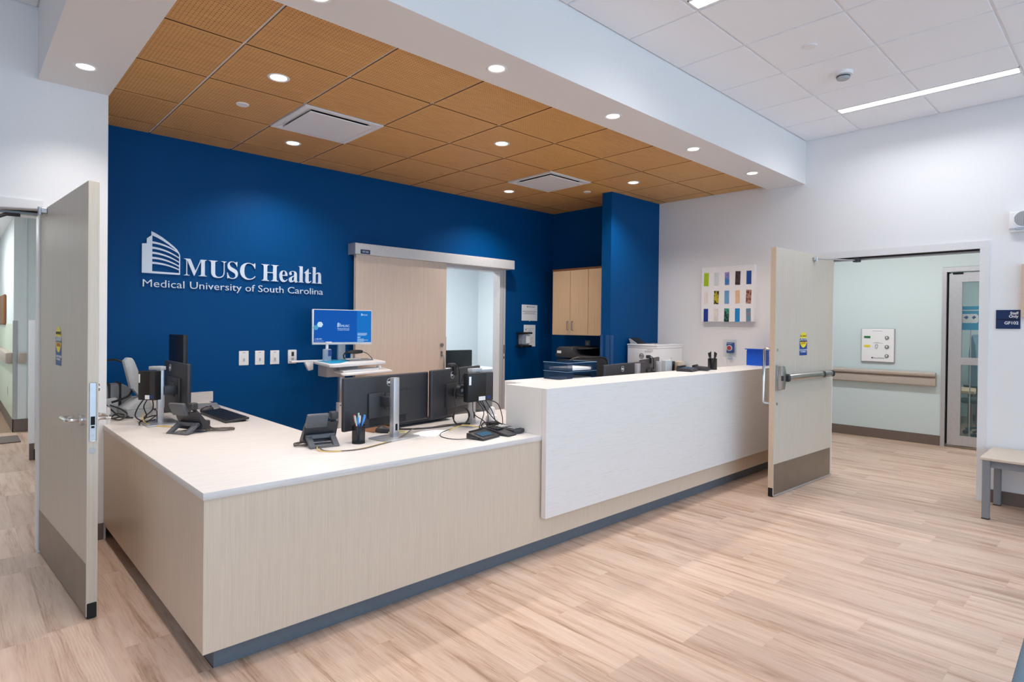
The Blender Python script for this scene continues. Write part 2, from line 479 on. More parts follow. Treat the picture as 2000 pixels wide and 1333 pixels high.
# baseboards
g = G(); g.box(0.405, YL-0.008, 0, 0.722, YL, 0.105)
struct('baseboard_left', g, 'base', 'taupe rubber baseboard between the open door and the desk', 'baseboard')
g = G(); g.box(XR-0.008, -4.0, 0, XR, 0.872, 0.105); g.box(XR-.008, 2.16, 0, XR, 2.45, 0.105)
struct('baseboard_right', g, 'base', 'dark taupe baseboard along the white wall under the bench', 'baseboard')

# corner guards on the wing wall
for nm, (x0, y0, x1, y1), lb in (('trim_2', (5.274, 4.012, 5.335, 4.075), 'front'), ('trim_3', (5.274, 4.112, 5.33, 4.156), 'rear')):
    g = G()
    if lb == 'front':
        g.box(x0, y0, 0.10, x1, 4.0195, 1.315, bev=.002, seg=1); g.box(x0, y0, 0.10, 5.2795, y1, 1.315, bev=.002, seg=1)
    else:
        g.box(x0, y0, 0.10, 5.2795, y1, 1.315, bev=.002, seg=1); g.box(x0, 4.1485, 0.10, x1, y1, 1.315, bev=.002, seg=1)
    struct(nm, g, 'blueglass', 'glossy blue corner guard on the %s edge of the wing wall' % lb, 'corner guard')

# right corridor beyond the staff door
g = G(); g.box(8.78, 1.675, 0, 8.90, 5.0, 2.8); g.box(8.78, -2.0, 2.175, 8.90, 1.675, 2.8); g.box(8.78, -2.0, 0, 8.90, 0.0, 2.8)
struct('wall_corridor', g, 'corr', 'pale green corridor wall with handrail seen through the staff doorway', 'wall')
g = G(); g.box(XR+.13, 5.0, 0, 8.9, 5.1, 2.8); g.box(XR+.13, -2.1, 0, 8.9, -2.0, 2.8)
struct('wall_corridor_end', g, 'corr', 'end walls of the corridor beyond the staff doorway', 'wall')
struct('ceiling', G().box(XR+.13, -2.0, 2.75, 8.9, 5.0, 2.85), 'tile', 'corridor ceiling beyond the staff doorway', 'ceiling')
struct('baseboard_corridor', G().box(8.772, 1.675, 0, 8.78, 5.0, 0.122), 'base', 'taupe baseboard along the pale green corridor wall', 'baseboard')
# room behind the glass door
g = G(); g.box(8.9, 2.6, 0, 12.2, 2.7, 2.8); g.box(12.1, -1.2, 0, 12.2, 2.6, 2.8); g.box(8.9, -1.3, 0, 12.2, -1.2, 2.8)
struct('wall_far', g, 'corr', 'pale walls of the room behind the glass door', 'wall')
struct('ceiling', G().box(8.9, -1.2, 2.75, 12.2, 2.6, 2.85), 'tile', 'ceiling of the room behind the glass door', 'ceiling')

# left corridor
g = G(); g.box(0.578, 9.70, 0, 0.705, 13.0, 2.9); g.box(0.705, 9.74, 0, 1.1, 9.86, 2.9); g.box(1.0, YB+.1, 0, 1.1, 9.74, 2.9)
g.box(-1.5, 13.0, 0, 0.8, 13.1, 2.9); g.box(-1.6, YL+.13, 0, -1.5, 13.1, 2.9)
struct('wall_corridor_left', g, 'roomwall', 'pale corridor walls seen through the doorway beside the open oak door', 'wall')
struct('ceiling', G().box(-1.5, YL+.13, 2.7, .61, YB+.1, 2.8).box(-1.5, YB+.101, 2.7, 1.0, 13.0, 2.8), 'tile', 'corridor ceiling behind the open oak door', 'ceiling')
g = G(); g.box(0.570, 9.692, 0, 0.578, 13.0, 0.16); g.box(0.570, 9.692, 0, 1.0, 9.700, 0.16)
struct('baseboard_corridor', g, 'base', 'dark baseboard of the corridor behind the open oak door', 'baseboard')

single_guard = struct('trim_6', G().box(.574, 9.694, .165, .618, 9.6995, 1.40, bev=.002, seg=1).box(.5705, 9.694, .165, .5775, 9.75, 1.40, bev=.002, seg=1), 'pgrey', 'pale corner guard on the corridor wall behind the open oak door', 'corner guard')
struct('trim_7', G().box(.572, 9.76, .16, .5778, 13.0, 1.36), 'reflpanel', 'wall protection panel with a green reflection put into its colour along the grey corridor', 'wall panel')
# office behind the sliding door
g = G(); g.box(1.1, 8.2, 0, 7.0, 8.3, 2.9); g.box(6.9, YB+.1, 0, 7.0, 8.2, 2.9); g.box(1.1, YB+.1, 0, 1.2, 8.2, 2.9)
struct('wall_office', g, 'roomwall', 'white office walls behind the sliding door', 'wall')
struct('ceiling', G().box(1.1, YB+.1, 2.75, 7.0, 8.3, 2.85), 'tile', 'office ceiling behind the sliding door', 'ceiling')

# ---- doors
def lever(par, x, z, y, sgn, toward):
    g = G(); g.cyl((x, y, z), (x, y+sgn*0.012, z), 0.026, n=24)
    g.tube([(x, y+sgn*0.01, z), (x, y+sgn*0.055, z), (x+toward*0.02, y+sgn*0.064, z), (x+toward*0.10, y+sgn*0.064, z), (x+toward*0.125, y+sgn*0.058, z), (x+toward*0.127, y+sgn*0.012, z)], 0.0095, n=10)
    return part('lever_handle', g, 'chrome', par, 'polished chrome lever')
def caution(par, x, z, w, h, y, rot, dirx):
    """printed sticker: yellow lozenge on navy, CAUTION DOOR wording. x, z = lower edge seen from the face; dirx = reading direction"""
    x0, x1 = (x, x+w)
    g = G(); s1 = [(0, 0), (w, 0), (w, h*.70), (0, h*.70)]
    a = part('caution_sticker', G().prism(s1, 'y', -0.0006, 0), 'sblue', par, 'navy and yellow printed caution sticker', loc=(x, y, z), rot=rot)
    el = [(w/2+w*.47*cos(q), h*.66+h*.33*sin(q)) for q in [2*pi*k/28 for k in range(28)]]
    part('yellow_lozenge', G().prism(el, 'y', -0.0010, -0.0006), 'yellow', a)
    part('title_band', G().box(0, -0.0014, h*.58, w, -0.0010, h*.73), 'navy', a)
    text('lettering', 'AUTOMATIC', w*.15, 'dink', a, (w/2, -0.0014, h*.79), BACK, 'CENTER')
    text('lettering', 'CAUTION', w*.24, 'paper', a, (w/2, -0.0018, h*.63), BACK, 'CENTER')
    text('lettering', 'DOOR', w*.19, 'red', a, (w/2, -0.0014, h*.48), BACK, 'CENTER')
    text('lettering', 'ACTIVATE SWITCH\nTO OPERATE', w*.125, 'paper', a, (w/2, -0.0012, h*.20), BACK, 'CENTER')
    return a

# left oak door, swung about 90 degrees into the lobby
d1 = thing('door_1', 'grey oak swing door standing open beside the reception desk end', 'door', (0.394, 4.572, 0), -86.47, kind='structure')
WD = 1.19
leaf = part('door_leaf', G().box(0, 0, 0.012, WD, 0.045, 2.062, bev=.0012, seg=1), 'door', d1)
part('kick_plate', G().box(0.012, -0.0015, 0.016, WD-.006, 0, 0.262), 'kickst', leaf, 'satin metal kick plate')
lever(leaf, WD-.075, 0.935, 0, -1, -1); lever(leaf, WD-.075, 0.935, 0.045, 1, -1)
g = G(); g.cyl((WD-.075, -.004, .935), (WD-.075, 0, .935), .028); 
part('lock_plate', G().box(WD, 0.008, 0.838, WD+0.0015, 0.037, 1.115, bev=.003, seg=1), 'alu', leaf, 'bluish metal lock plate on the door edge')
g = G(); g.box(WD+.0015, 0.014, 0.915, WD+.003, 0.031, 0.955); g.box(WD+.0015, 0.016, 0.900, WD+.003, 0.029, 0.910)
part('latch_slot', g, 'dark', leaf)
g = G()
for zz in (1.085, .866): g.cyl((WD+.0012, .0225, zz), (WD+.003, .0225, zz), .006, n=12)
part('screw', g, 'steel', leaf)
part('edge_button', G().cyl((WD, .0225, .795), (WD+.002, .0225, .795), .014, n=16), 'pgrey', leaf)
part('thumb_turn', G().cyl((WD-.07, .045, 1.085), (WD-.07, .062, 1.085), .018, n=18), 'chrome', leaf)
part('bottom_seal_cap', G().box(WD-.03, .003, 0.003, WD+.004, .042, .075, bev=.003, seg=1), 'rubber', leaf, 'black rubber seal cap at the foot of the edge')
caution(leaf, 0.475, 1.163, 0.145, 0.212, -0.0005, (0, 0, 0), 1)
g = G(); g.box(.170, -.03, 2.025, .215, 0, 2.055, bev=.003, seg=1); g.cyl((.192, -.03, 2.015), (.192, -.03, 2.06), .012, n=12)
g.tube([(.192, -.034, 2.044), (.05, -.30, 2.040), (-.03, -.48, 2.036)], .008, smooth=0)
part('closer_arm', g, 'alu', d1, 'silver closer rod')
g = G(); g.tube([(-.03, -.48, 2.030), (-.03, -.26, 2.005), (-.03, -.20, 2.004), (-.04, -.155, 2.03), (-.04, -.09, 2.032)], .011, smooth=0, n=6)
part('closer_elbow', g, 'soft', d1, 'dark bent closer elbow')
g = G()
for zz in (.25, 1.03, 1.85): g.cyl((-.004, .0, zz), (-.004, .0, zz+.11), .008, n=10)
part('hinge', g, 'steel', d1)
f1 = struct('trim_4', G().box(-0.86, YL-.012, 2.066, 0.405, YL+.131, 2.125).box(.386, YL-.012, 0, .404, YL+.131, 2.0655).box(-.86, YL-.012, 0, -.79, YL+.131, 2.0655), 'frame', 'white frame of the doorway to the grey corridor', 'door frame')
part('frame_seal', G().box(-0.789, YL+.02, 2.058, 0.3855, YL+.05, 2.0655), 'rubber', f1)
part('frame_track', G().box(-0.789, YL+.052, 2.045, 0.3855, YL+.10, 2.0655), 'pgrey', f1)

# staff door, swung open square to the right wall
d2 = thing('door_2', 'grey oak staff door standing open with a panic bar', 'door', (6.164, 2.041, 0), 177.43, kind='structure')
WD = 1.18
leaf = part('door_leaf', G().box(0, -0.045, 0.012, WD, 0.0, 2.085, bev=.0012, seg=1), 'door', d2)
part('kick_plate', G().box(0.03, 0, 0.016, WD-.006, 0.0015, 0.272), 'kickst', leaf, 'satin metal kick plate')
part('bottom_strip', G().box(0.0, 0.0, 0.004, WD-.004, 0.004, 0.017), 'alu', leaf)
part('edge_strip', G().box(WD, -0.044, 0.012, WD+.001, -.001, 2.085), 'tan', leaf, 'tan edge of the door')
part('bottom_seal_cap', G().box(WD-.03, -.042, 0.003, WD+.004, -.003, .075, bev=.003, seg=1), 'rubber', leaf, 'black rubber seal cap at the foot of the edge')
caution(leaf, WD-.461, 1.171, 0.15, 0.208, 0.0005, (0, 0, R(180)), -1)
g = G(); g.prism([(WD-.045, .888), (WD-.020, .888), (WD-.020, 1.10), (WD-.045, 1.10)], 'y', 0, .012, bev=.002)
g.prism([(WD-.125, .965), (WD-.10, .895), (WD-.030, .895), (WD-.030, 1.095), (WD-.10, 1.095), (WD-.125, 1.022)], 'y', .0, .045, bev=.008)
part('exit_device_case', g, 'steel', leaf, 'cast metal end case of the panic bar')
part('exit_latch', G().box(WD-.05, .045, .972, WD-.020, .058, 1.015, bev=.004), 'soft', leaf)
g = G(); g.box(.10, .006, .962, WD-.16, .058, 1.018, bev=.02, seg=3)
part('push_bar', g, 'steel', leaf, 'grey metal push bar')
g = G(); g.box(WD-.175, .004, .958, WD-.145, .062, 1.022, bev=.018, seg=3); g.box(.30, .004, .9605, .306, .0595, 1.0195, bev=.018, seg=2); g.box(.088, .004, .960, .104, .060, 1.020, bev=.018, seg=2)
part('bar_collar', g, 'soft', leaf)
for zz in (1.227, .777):
    part('through_bolt', G().cyl((WD-.042, 0, zz), (WD-.042, .007, zz), .012, .010, n=16), 'steel', leaf)
g = G(); g.tube([(WD-.042, -.045, 1.235), (WD-.042, -.10, 1.235), (WD-.042, -.112, 1.22), (WD-.042, -.112, .79), (WD-.042, -.10, .775), (WD-.042, -.045, .775)], .0125, smooth=0, n=10)
part('pull_handle', g, 'chrome', leaf, 'chrome pull bar on the far face')
g = G(); g.box(.425, 0, 2.028, .475, .022, 2.056, bev=.003, seg=1); g.cyl((.45, .024, 2.02), (.45, .024, 2.062), .011, n=12)
g.tube([(.45, .028, 2.046), (.10, .145, 2.052), (-.02, .19, 2.055)], .006, smooth=0)
part('closer_arm', g, 'alu', d2, 'silver closer rod')
g = G(); g.box(-.07, .165, 2.040, .0, .215, 2.075, bev=.003, seg=1)
part('closer_shoe', g, 'soft', d2)
f2 = struct('trim_5', G().box(XR-.014, .868, 2.090, XR+.131, 2.165, 2.152).box(XR-.014, .868, 0, XR+.131, .933, 2.0895).box(XR-.014, 2.099, 0, XR+.131, 2.165, 2.0895), 'frame', 'white frame of the staff doorway', 'door frame')
part('frame_seal', G().box(XR+.02, .9335, 2.078, XR+.05, 2.0985, 2.0897).box(XR+.02, .9335, 0, XR+.05, .938, 2.0775), 'rubber', f2)
part('frame_stop', G().box(XR+.055, .9335, 2.066, XR+.10, 2.0985, 2.0897).box(XR+.055, .9335, 0, XR+.10, .942, 2.0655), 'alu', f2)

# sliding door on the blue wall
d3 = thing('door_3', 'pinkish oak sliding door hanging from a silver rail on the blue wall', 'door', (2.86, 5.40, 0), 0, kind='structure')
part('track_cover', G().box(0, -.145, 2.090, 2.135, 0, 2.197, bev=.002, seg=1), 'aluw', d3, 'long silver track cover')
part('end_cap', G().box(-.003, -.146, 2.088, .0, 0.0, 2.198), 'alu', d3)
lf = part('door_leaf', G().box(.030, -.105, .012, 1.135, -.060, 2.092, bev=.0012, seg=1), 'doorwarm', d3)
g = G(); g.tube([(1.075, -.107, 1.08), (1.075, -.145, 1.08), (1.075, -.152, 1.06), (1.075, -.152, .93), (1.075, -.145, .91), (1.075, -.107, .91)], .009, smooth=0)
part('pull_handle', g, 'steel', lf, 'silver pull handle')
g = G(); g.cyl((1.075, -.105, 1.185), (1.075, -.118, 1.185), .022, n=20); g.box(1.06, -.113, 1.06, 1.09, -.105, 1.12, bev=.003, seg=1)
part('lock_rose', g, 'steel', lf)
rp = part('room_plate', G().box(.055, -.149, 2.096, .158, -.145, 2.137), 'navy', d3, 'navy room number plate')
text('lettering', 'GF103', .026, 'letter', rp, (.106, -.1495, 2.107), BACK, 'CENTER')
jm = part('door_jamb', G().box(2.010, -.02, 0, 2.105, .10, 2.092).box(.80, -.012, 2.060, 2.06, .10, 2.09), 'aluw', d3, 'wide silver jamb')
part('jamb_line', G().box(2.062, -.0215, 0, 2.066, -.02, 2.09), 'grey', jm)
part('strike', G().box(2.082, -.0225, 1.06, 2.094, -.02, 1.17).box(2.082, -.0225, 1.0, 2.094, -.02, 1.03), 'dark', jm)

# aluminium glass door of the far room
d4 = thing('door_4', 'silver framed sliding glass door across the corridor', 'door', (8.78, 1.675, 0), 0, kind='structure')
part('door_frame', G().box(-.01, -.042, 0, .12, 0, 2.1145).box(-.01, -1.70, 2.115, .12, 0, 2.172), 'alu', d4)
part('dark_gap', G().box(.05, -.062, 0.03, .12, -.042, 2.11), 'dark', d4)
st = part('door_stile', G().box(.02, -.100, 0.03, .07, -.062, 2.095), 'alu', d4)
lf = part('door_leaf', G().box(.015, -.19, .03, .06, -.10, 2.10).box(.015, -1.6, 1.99, .06, -.19, 2.10).box(.015, -1.6, 1.00, .06, -.19, 1.085).box(.015, -1.6, .03, .06, -.19, .145).box(.015, -1.6, .03, .06, -1.50, 2.1), 'alu', d4)
part('pane', G().box(.034, -1.5, 1.085, .040, -.19, 1.99), 'glass', lf); part('pane', G().box(.034, -1.5, .145, .040, -.19, 1.0), 'glass', lf)
part('closer_stub', G().box(.0, -.20, 2.085, .02, -.10, 2.105), 'dark', lf)
# ------------------------------------------------------------------ lights
def rest(o, kind=None): return o
CANS = [(1.442, 3.611), (2.052, 4.831), (3.272, 3.611), (4.492, 4.831), (5.102, 3.611)]
SOFF = [(0.556, 4.154), (0.556, 3.10), (1.18, 2.517), (2.235, 2.517), (3.31, 2.517), (4.375, 2.517), (5.435, 2.517)]
where_c = ['in the wood ceiling toward the sign end', 'in the wood ceiling nearest the sign on the blue wall', 'in the middle of the wood ceiling between the two air vents',
           'in the wood ceiling by the sliding door', 'in the wood ceiling in front of the blue wing wall']
where_s = ['in the short soffit above the open oak door', 'in the short soffit cut off by the frame top', 'in the long soffit cut off by the frame top', 'in the long soffit above the low worktop',
           'in the long soffit above the near end of the raised counter', 'in the long soffit, next to last before the white wall', 'in the long soffit closest to the white wall']
def downlight(i, x, y, z, power, where, grp, r=.047):
    t = thing('recessed_downlight', 'round lit downlight '+where, 'downlight', (x, y, z), 0, grp)
    part('trim_ring', G().lathe([(r, -.0005), (r+.004, -.004), (r+.013, -.005), (r+.018, -.001), (r+.016, .0)]), 'wplast', t, 'white trim ring')
    part('lens', G().lathe([(.001, -.0022), (r*.55, -.0030), (r+.001, -.0012), (r+.001, -.0006), (.001, -.0006)]), 'lens', t, 'glowing lens')
    d = bpy.data.lights.new('downlight_lamp', 'SPOT'); d.energy = power; d.color = WARM; d.spot_size = R(112 if z < 2.87 else 132); d.spot_blend = 1.0 if z < 2.87 else .8; d.shadow_soft_size = 0.045
    o = bpy.data.objects.new('downlight_lamp', d); COL.objects.link(o); o.parent = t; o.location = (0, 0, -.012)
for i, (x, y) in enumerate(CANS): downlight(i, x, y, ZW, P_DOWN, where_c[i], 'wood ceiling downlights')
for i, (x, y) in enumerate(SOFF): downlight(i, x, y, ZS, P_SOFFIT, where_s[i], 'soffit downlights', .043)
for i, (fx, fy) in enumerate(FIX+[(0.645, 0.625), (0.645, -1.815), (3.085, -1.815), (5.525, -1.815), (-1.795, 0.625), (-1.795, -1.815)]):  # last two are unseen, added as ambient fill for the left door
    lab = ['long slot light in the white ceiling by the staff doorway wall', 'slot light in the white ceiling cut off by the frame top', 'lobby slot light above the camera',
           'lobby slot light behind the camera beside the side wall', 'lobby slot light behind the camera in mid ceiling', 'lobby slot light behind the camera toward the bench', 'added unseen fill slot light at the side wall level with the camera', 'added unseen fill slot light at the side wall behind the camera'][i]
    t = thing('slot_light', lab, 'ceiling light', (fx+.06, fy+.6, ZC), 0, 'lobby slot lights')
    part('housing', G().box(-.06, -.6, -.006, -.050, .6, .006).box(.050, -.6, -.006, .06, .6, .006).box(-.06, -.604, -.006, .06, -.594, .006).box(-.06, .594, -.006, .06, .604, .006), 'wplast', t)
    part('diffuser', G().box(-.05, -.594, -.004, .05, .594, .004), 'slot', t, 'glowing white diffuser')
    o = area('slot_lamp', (0, 0, -.012), (0, 0, 0), .1, 1.18, P_LINEAR, NEUT, spread=150); o.parent = t
PLC = {}
for nm, loc, sx, sy, p, c in (('corridor_lamp', (7.5, 2.2, 2.72), .3, 2.4, P_CORR, (.94, .98, 1)), ('corridor_lamp', (7.5, -.6, 2.72), .3, 1.2, 10, (1, .98, .94)), ('far_room_lamp', (10.4, .6, 2.72), 1.2, 1.2, 12, (.8, .95, 1)),
                        ('left_corridor_lamp', (-.3, 6.4, 2.66), .3, 1.2, 14, (.95, .98, 1)), ('left_corridor_lamp', (-.3, 10.6, 2.66), .3, 1.8, 30, (.95, .98, 1)), ('office_lamp', (4.4, 6.9, 2.72), 1.2, 1.2, 75, (.92, .97, 1))):
    PLC[nm] = PLC.get(nm, 0)+1
    t = thing('panel_light', ('second ' if PLC[nm] > 1 else '')+{'corridor_lamp': 'ceiling panel light in the corridor beyond the staff doorway', 'far_room_lamp': 'ceiling panel light in the room behind the glass door', 'left_corridor_lamp': 'ceiling panel light in the corridor behind the open oak door', 'office_lamp': 'ceiling panel light in the office behind the sliding door'}[nm], 'ceiling light', loc, 0, nm.replace('_', ' ')+'s')
    part('diffuser', G().box(-sx/2, -sy/2, .004, sx/2, sy/2, .029), 'slot', t)
    o = area(nm, (0, 0, -.005), (0, 0, 0), sx, sy, p, c); o.parent = t

# ------------------------------------------------------------------ ceiling fittings
for i, (x, y) in enumerate(VENT):
    t = thing('air_vent', ['square white air vent in the wood ceiling above the wall sign side', 'square white air vent in the wood ceiling in front of the alcove'][i], 'air vent', (x+.305, y+.305, ZW), 0, 'wood ceiling air vents')
    g = G(); a = .303
    for s in ((-a, -a, a, -a+.035), (-a, a-.035, a, a), (-a, -a+.035, -a+.035, a-.035), (a-.035, -a+.035, a, a-.035)): g.box(s[0], s[1], -.008, s[2], s[3], .002)
    part('vent_frame', g, 'wplast', t)
    b = a-.035; g = G()
    for p, q in (((-b, -b), (b, -b)), ((b, -b), (b, b)), ((b, b), (-b, b)), ((-b, b), (-b, -b))):
        v = [g.b.verts.new((p[0], p[1], -.006)), g.b.verts.new((q[0], q[1], -.006)), g.b.verts.new((q[0]*.82, q[1]*.82, .007)), g.b.verts.new((p[0]*.82, p[1]*.82, .007))]
        g.b.faces.new(v)
    part('sloped_throat', g, 'wplast', t)
    part('dark_neck', G().box(-b*.83, -b*.83, .0055, b*.83, b*.83, .0075), 'dark', t)
    part('face_plaque', G().box(-.238, -.238, -.016, .238, .238, -.009, bev=.003, seg=1), 'wplast', t, 'plain white face plate')
    part('hanger', G().cyl((.15, .15, -.009), (.15, .15, .006), .006), 'alu', t); part('hanger', G().cyl((-.15, -.15, -.009), (-.15, -.15, .006), .006), 'alu', t)
for i, (x, y) in enumerate(((1.442, 4.221), (5.102, 4.221))):
    single('sprinkler_cover', G().lathe([(.001, -.008), (.038, -.008), (.041, -.004), (.041, .0), (.001, 0)]), 'wplast', ['round white sprinkler cover in the wood ceiling above the wall sign', 'round white sprinkler cover in the wood ceiling by the wing wall'][i], 'sprinkler', (x, y, ZW), 0, 'sprinkler covers')
single('sprinkler_cover', G().lathe([(.001, -.008), (.040, -.008), (.044, -.004), (.044, .0), (.001, 0)]), 'wplast', 'flat round sprinkler cover in a white ceiling tile', 'sprinkler', (4.141, 1.538, ZC-.006), 0)
t = thing('smoke_detector', 'white round smoke detector on the white ceiling', 'smoke detector', (4.74, 1.525, ZC-.006))
part('base_plate', G().lathe([(.001, -.022), (.058, -.022), (.064, -.014), (.066, 0), (.001, 0)]), 'wplast', t)
part('sensor_head', G().lathe([(.001, -.052), (.036, -.052), (.043, -.046), (.044, -.032), (.044, -.022), (.001, -.022)]), 'pgrey', t)
part('sensing_slot', G().lathe([(.0445, -.030), (.0455, -.030), (.0455, -.036), (.0445, -.036)]), 'dark', t)

# ------------------------------------------------------------------ wall sign
wsign = thing('wall_sign', 'pale dimensional hospital lettering and building emblem on the blue wall', 'sign', (1.09, 5.40, 1.68))
OX, OZ = 1.09, 1.68
TH = -.012
def zx(pts): return [(a-OX, b-OZ) for a, b in pts]
em = part('building_emblem', G().prism(zx([(1.091, 1.789), (1.091, 2.018), (1.1235, 2.023), (1.1235, 2.061), (1.1555, 2.090), (1.1555, 2.121), (1.1615, 2.119), (1.1615, 1.789)]), 'y', TH, -.001), 'letter', wsign)
tp = [(1.1605, 2.119), (1.181, 2.110), (1.227, 2.084), (1.273, 2.050), (1.312, 2.019), (1.339, 1.992), (1.357, 1.960)]
bt = [(1.1605, 2.0905), (1.189, 2.078), (1.227, 2.059), (1.273, 2.030), (1.312, 2.001), (1.333, 1.981), (1.351, 1.955)]
g = G()
for k in range(6): g.prism(zx([tp[k], tp[k+1], bt[k+1], bt[k]]), 'y', TH, -.001)
g.prism(zx([(1.351, 1.955), (1.357, 1.960), (1.361, 1.945), (1.361, 1.790), (1.354, 1.790), (1.354, 1.945)]), 'y', TH-.0005, -.001)
g.prism(zx([(1.161, 1.789), (1.161, 1.806), (1.355, 1.803), (1.355, 1.789)]), 'y', TH, -.001)
part('emblem_outline', g, 'letter', em)
for zl, zm, zr in ((2.034, 2.014, 1.962), (1.992, 1.974, 1.925), (1.952, 1.936, 1.890), (1.912, 1.899, 1.858), (1.872, 1.863, 1.830)):
    up = []; dn = []
    for k in range(9):
        q = k/8; x = 1.161+.194*q; z = zl*(1-q)*(1-q)+2*(2*zm-.5*zl-.5*zr)*q*(1-q)+zr*q*q
        w = .0085*(1-q)+.0045*q; up.append((x, z+w)); dn.append((x, z-w))
    g = G()
    for k in range(8): g.prism(zx([up[k], up[k+1], dn[k+1], dn[k]]), 'y', TH+.0006, -.001)
    part('emblem_stripe', g, 'letter', em)
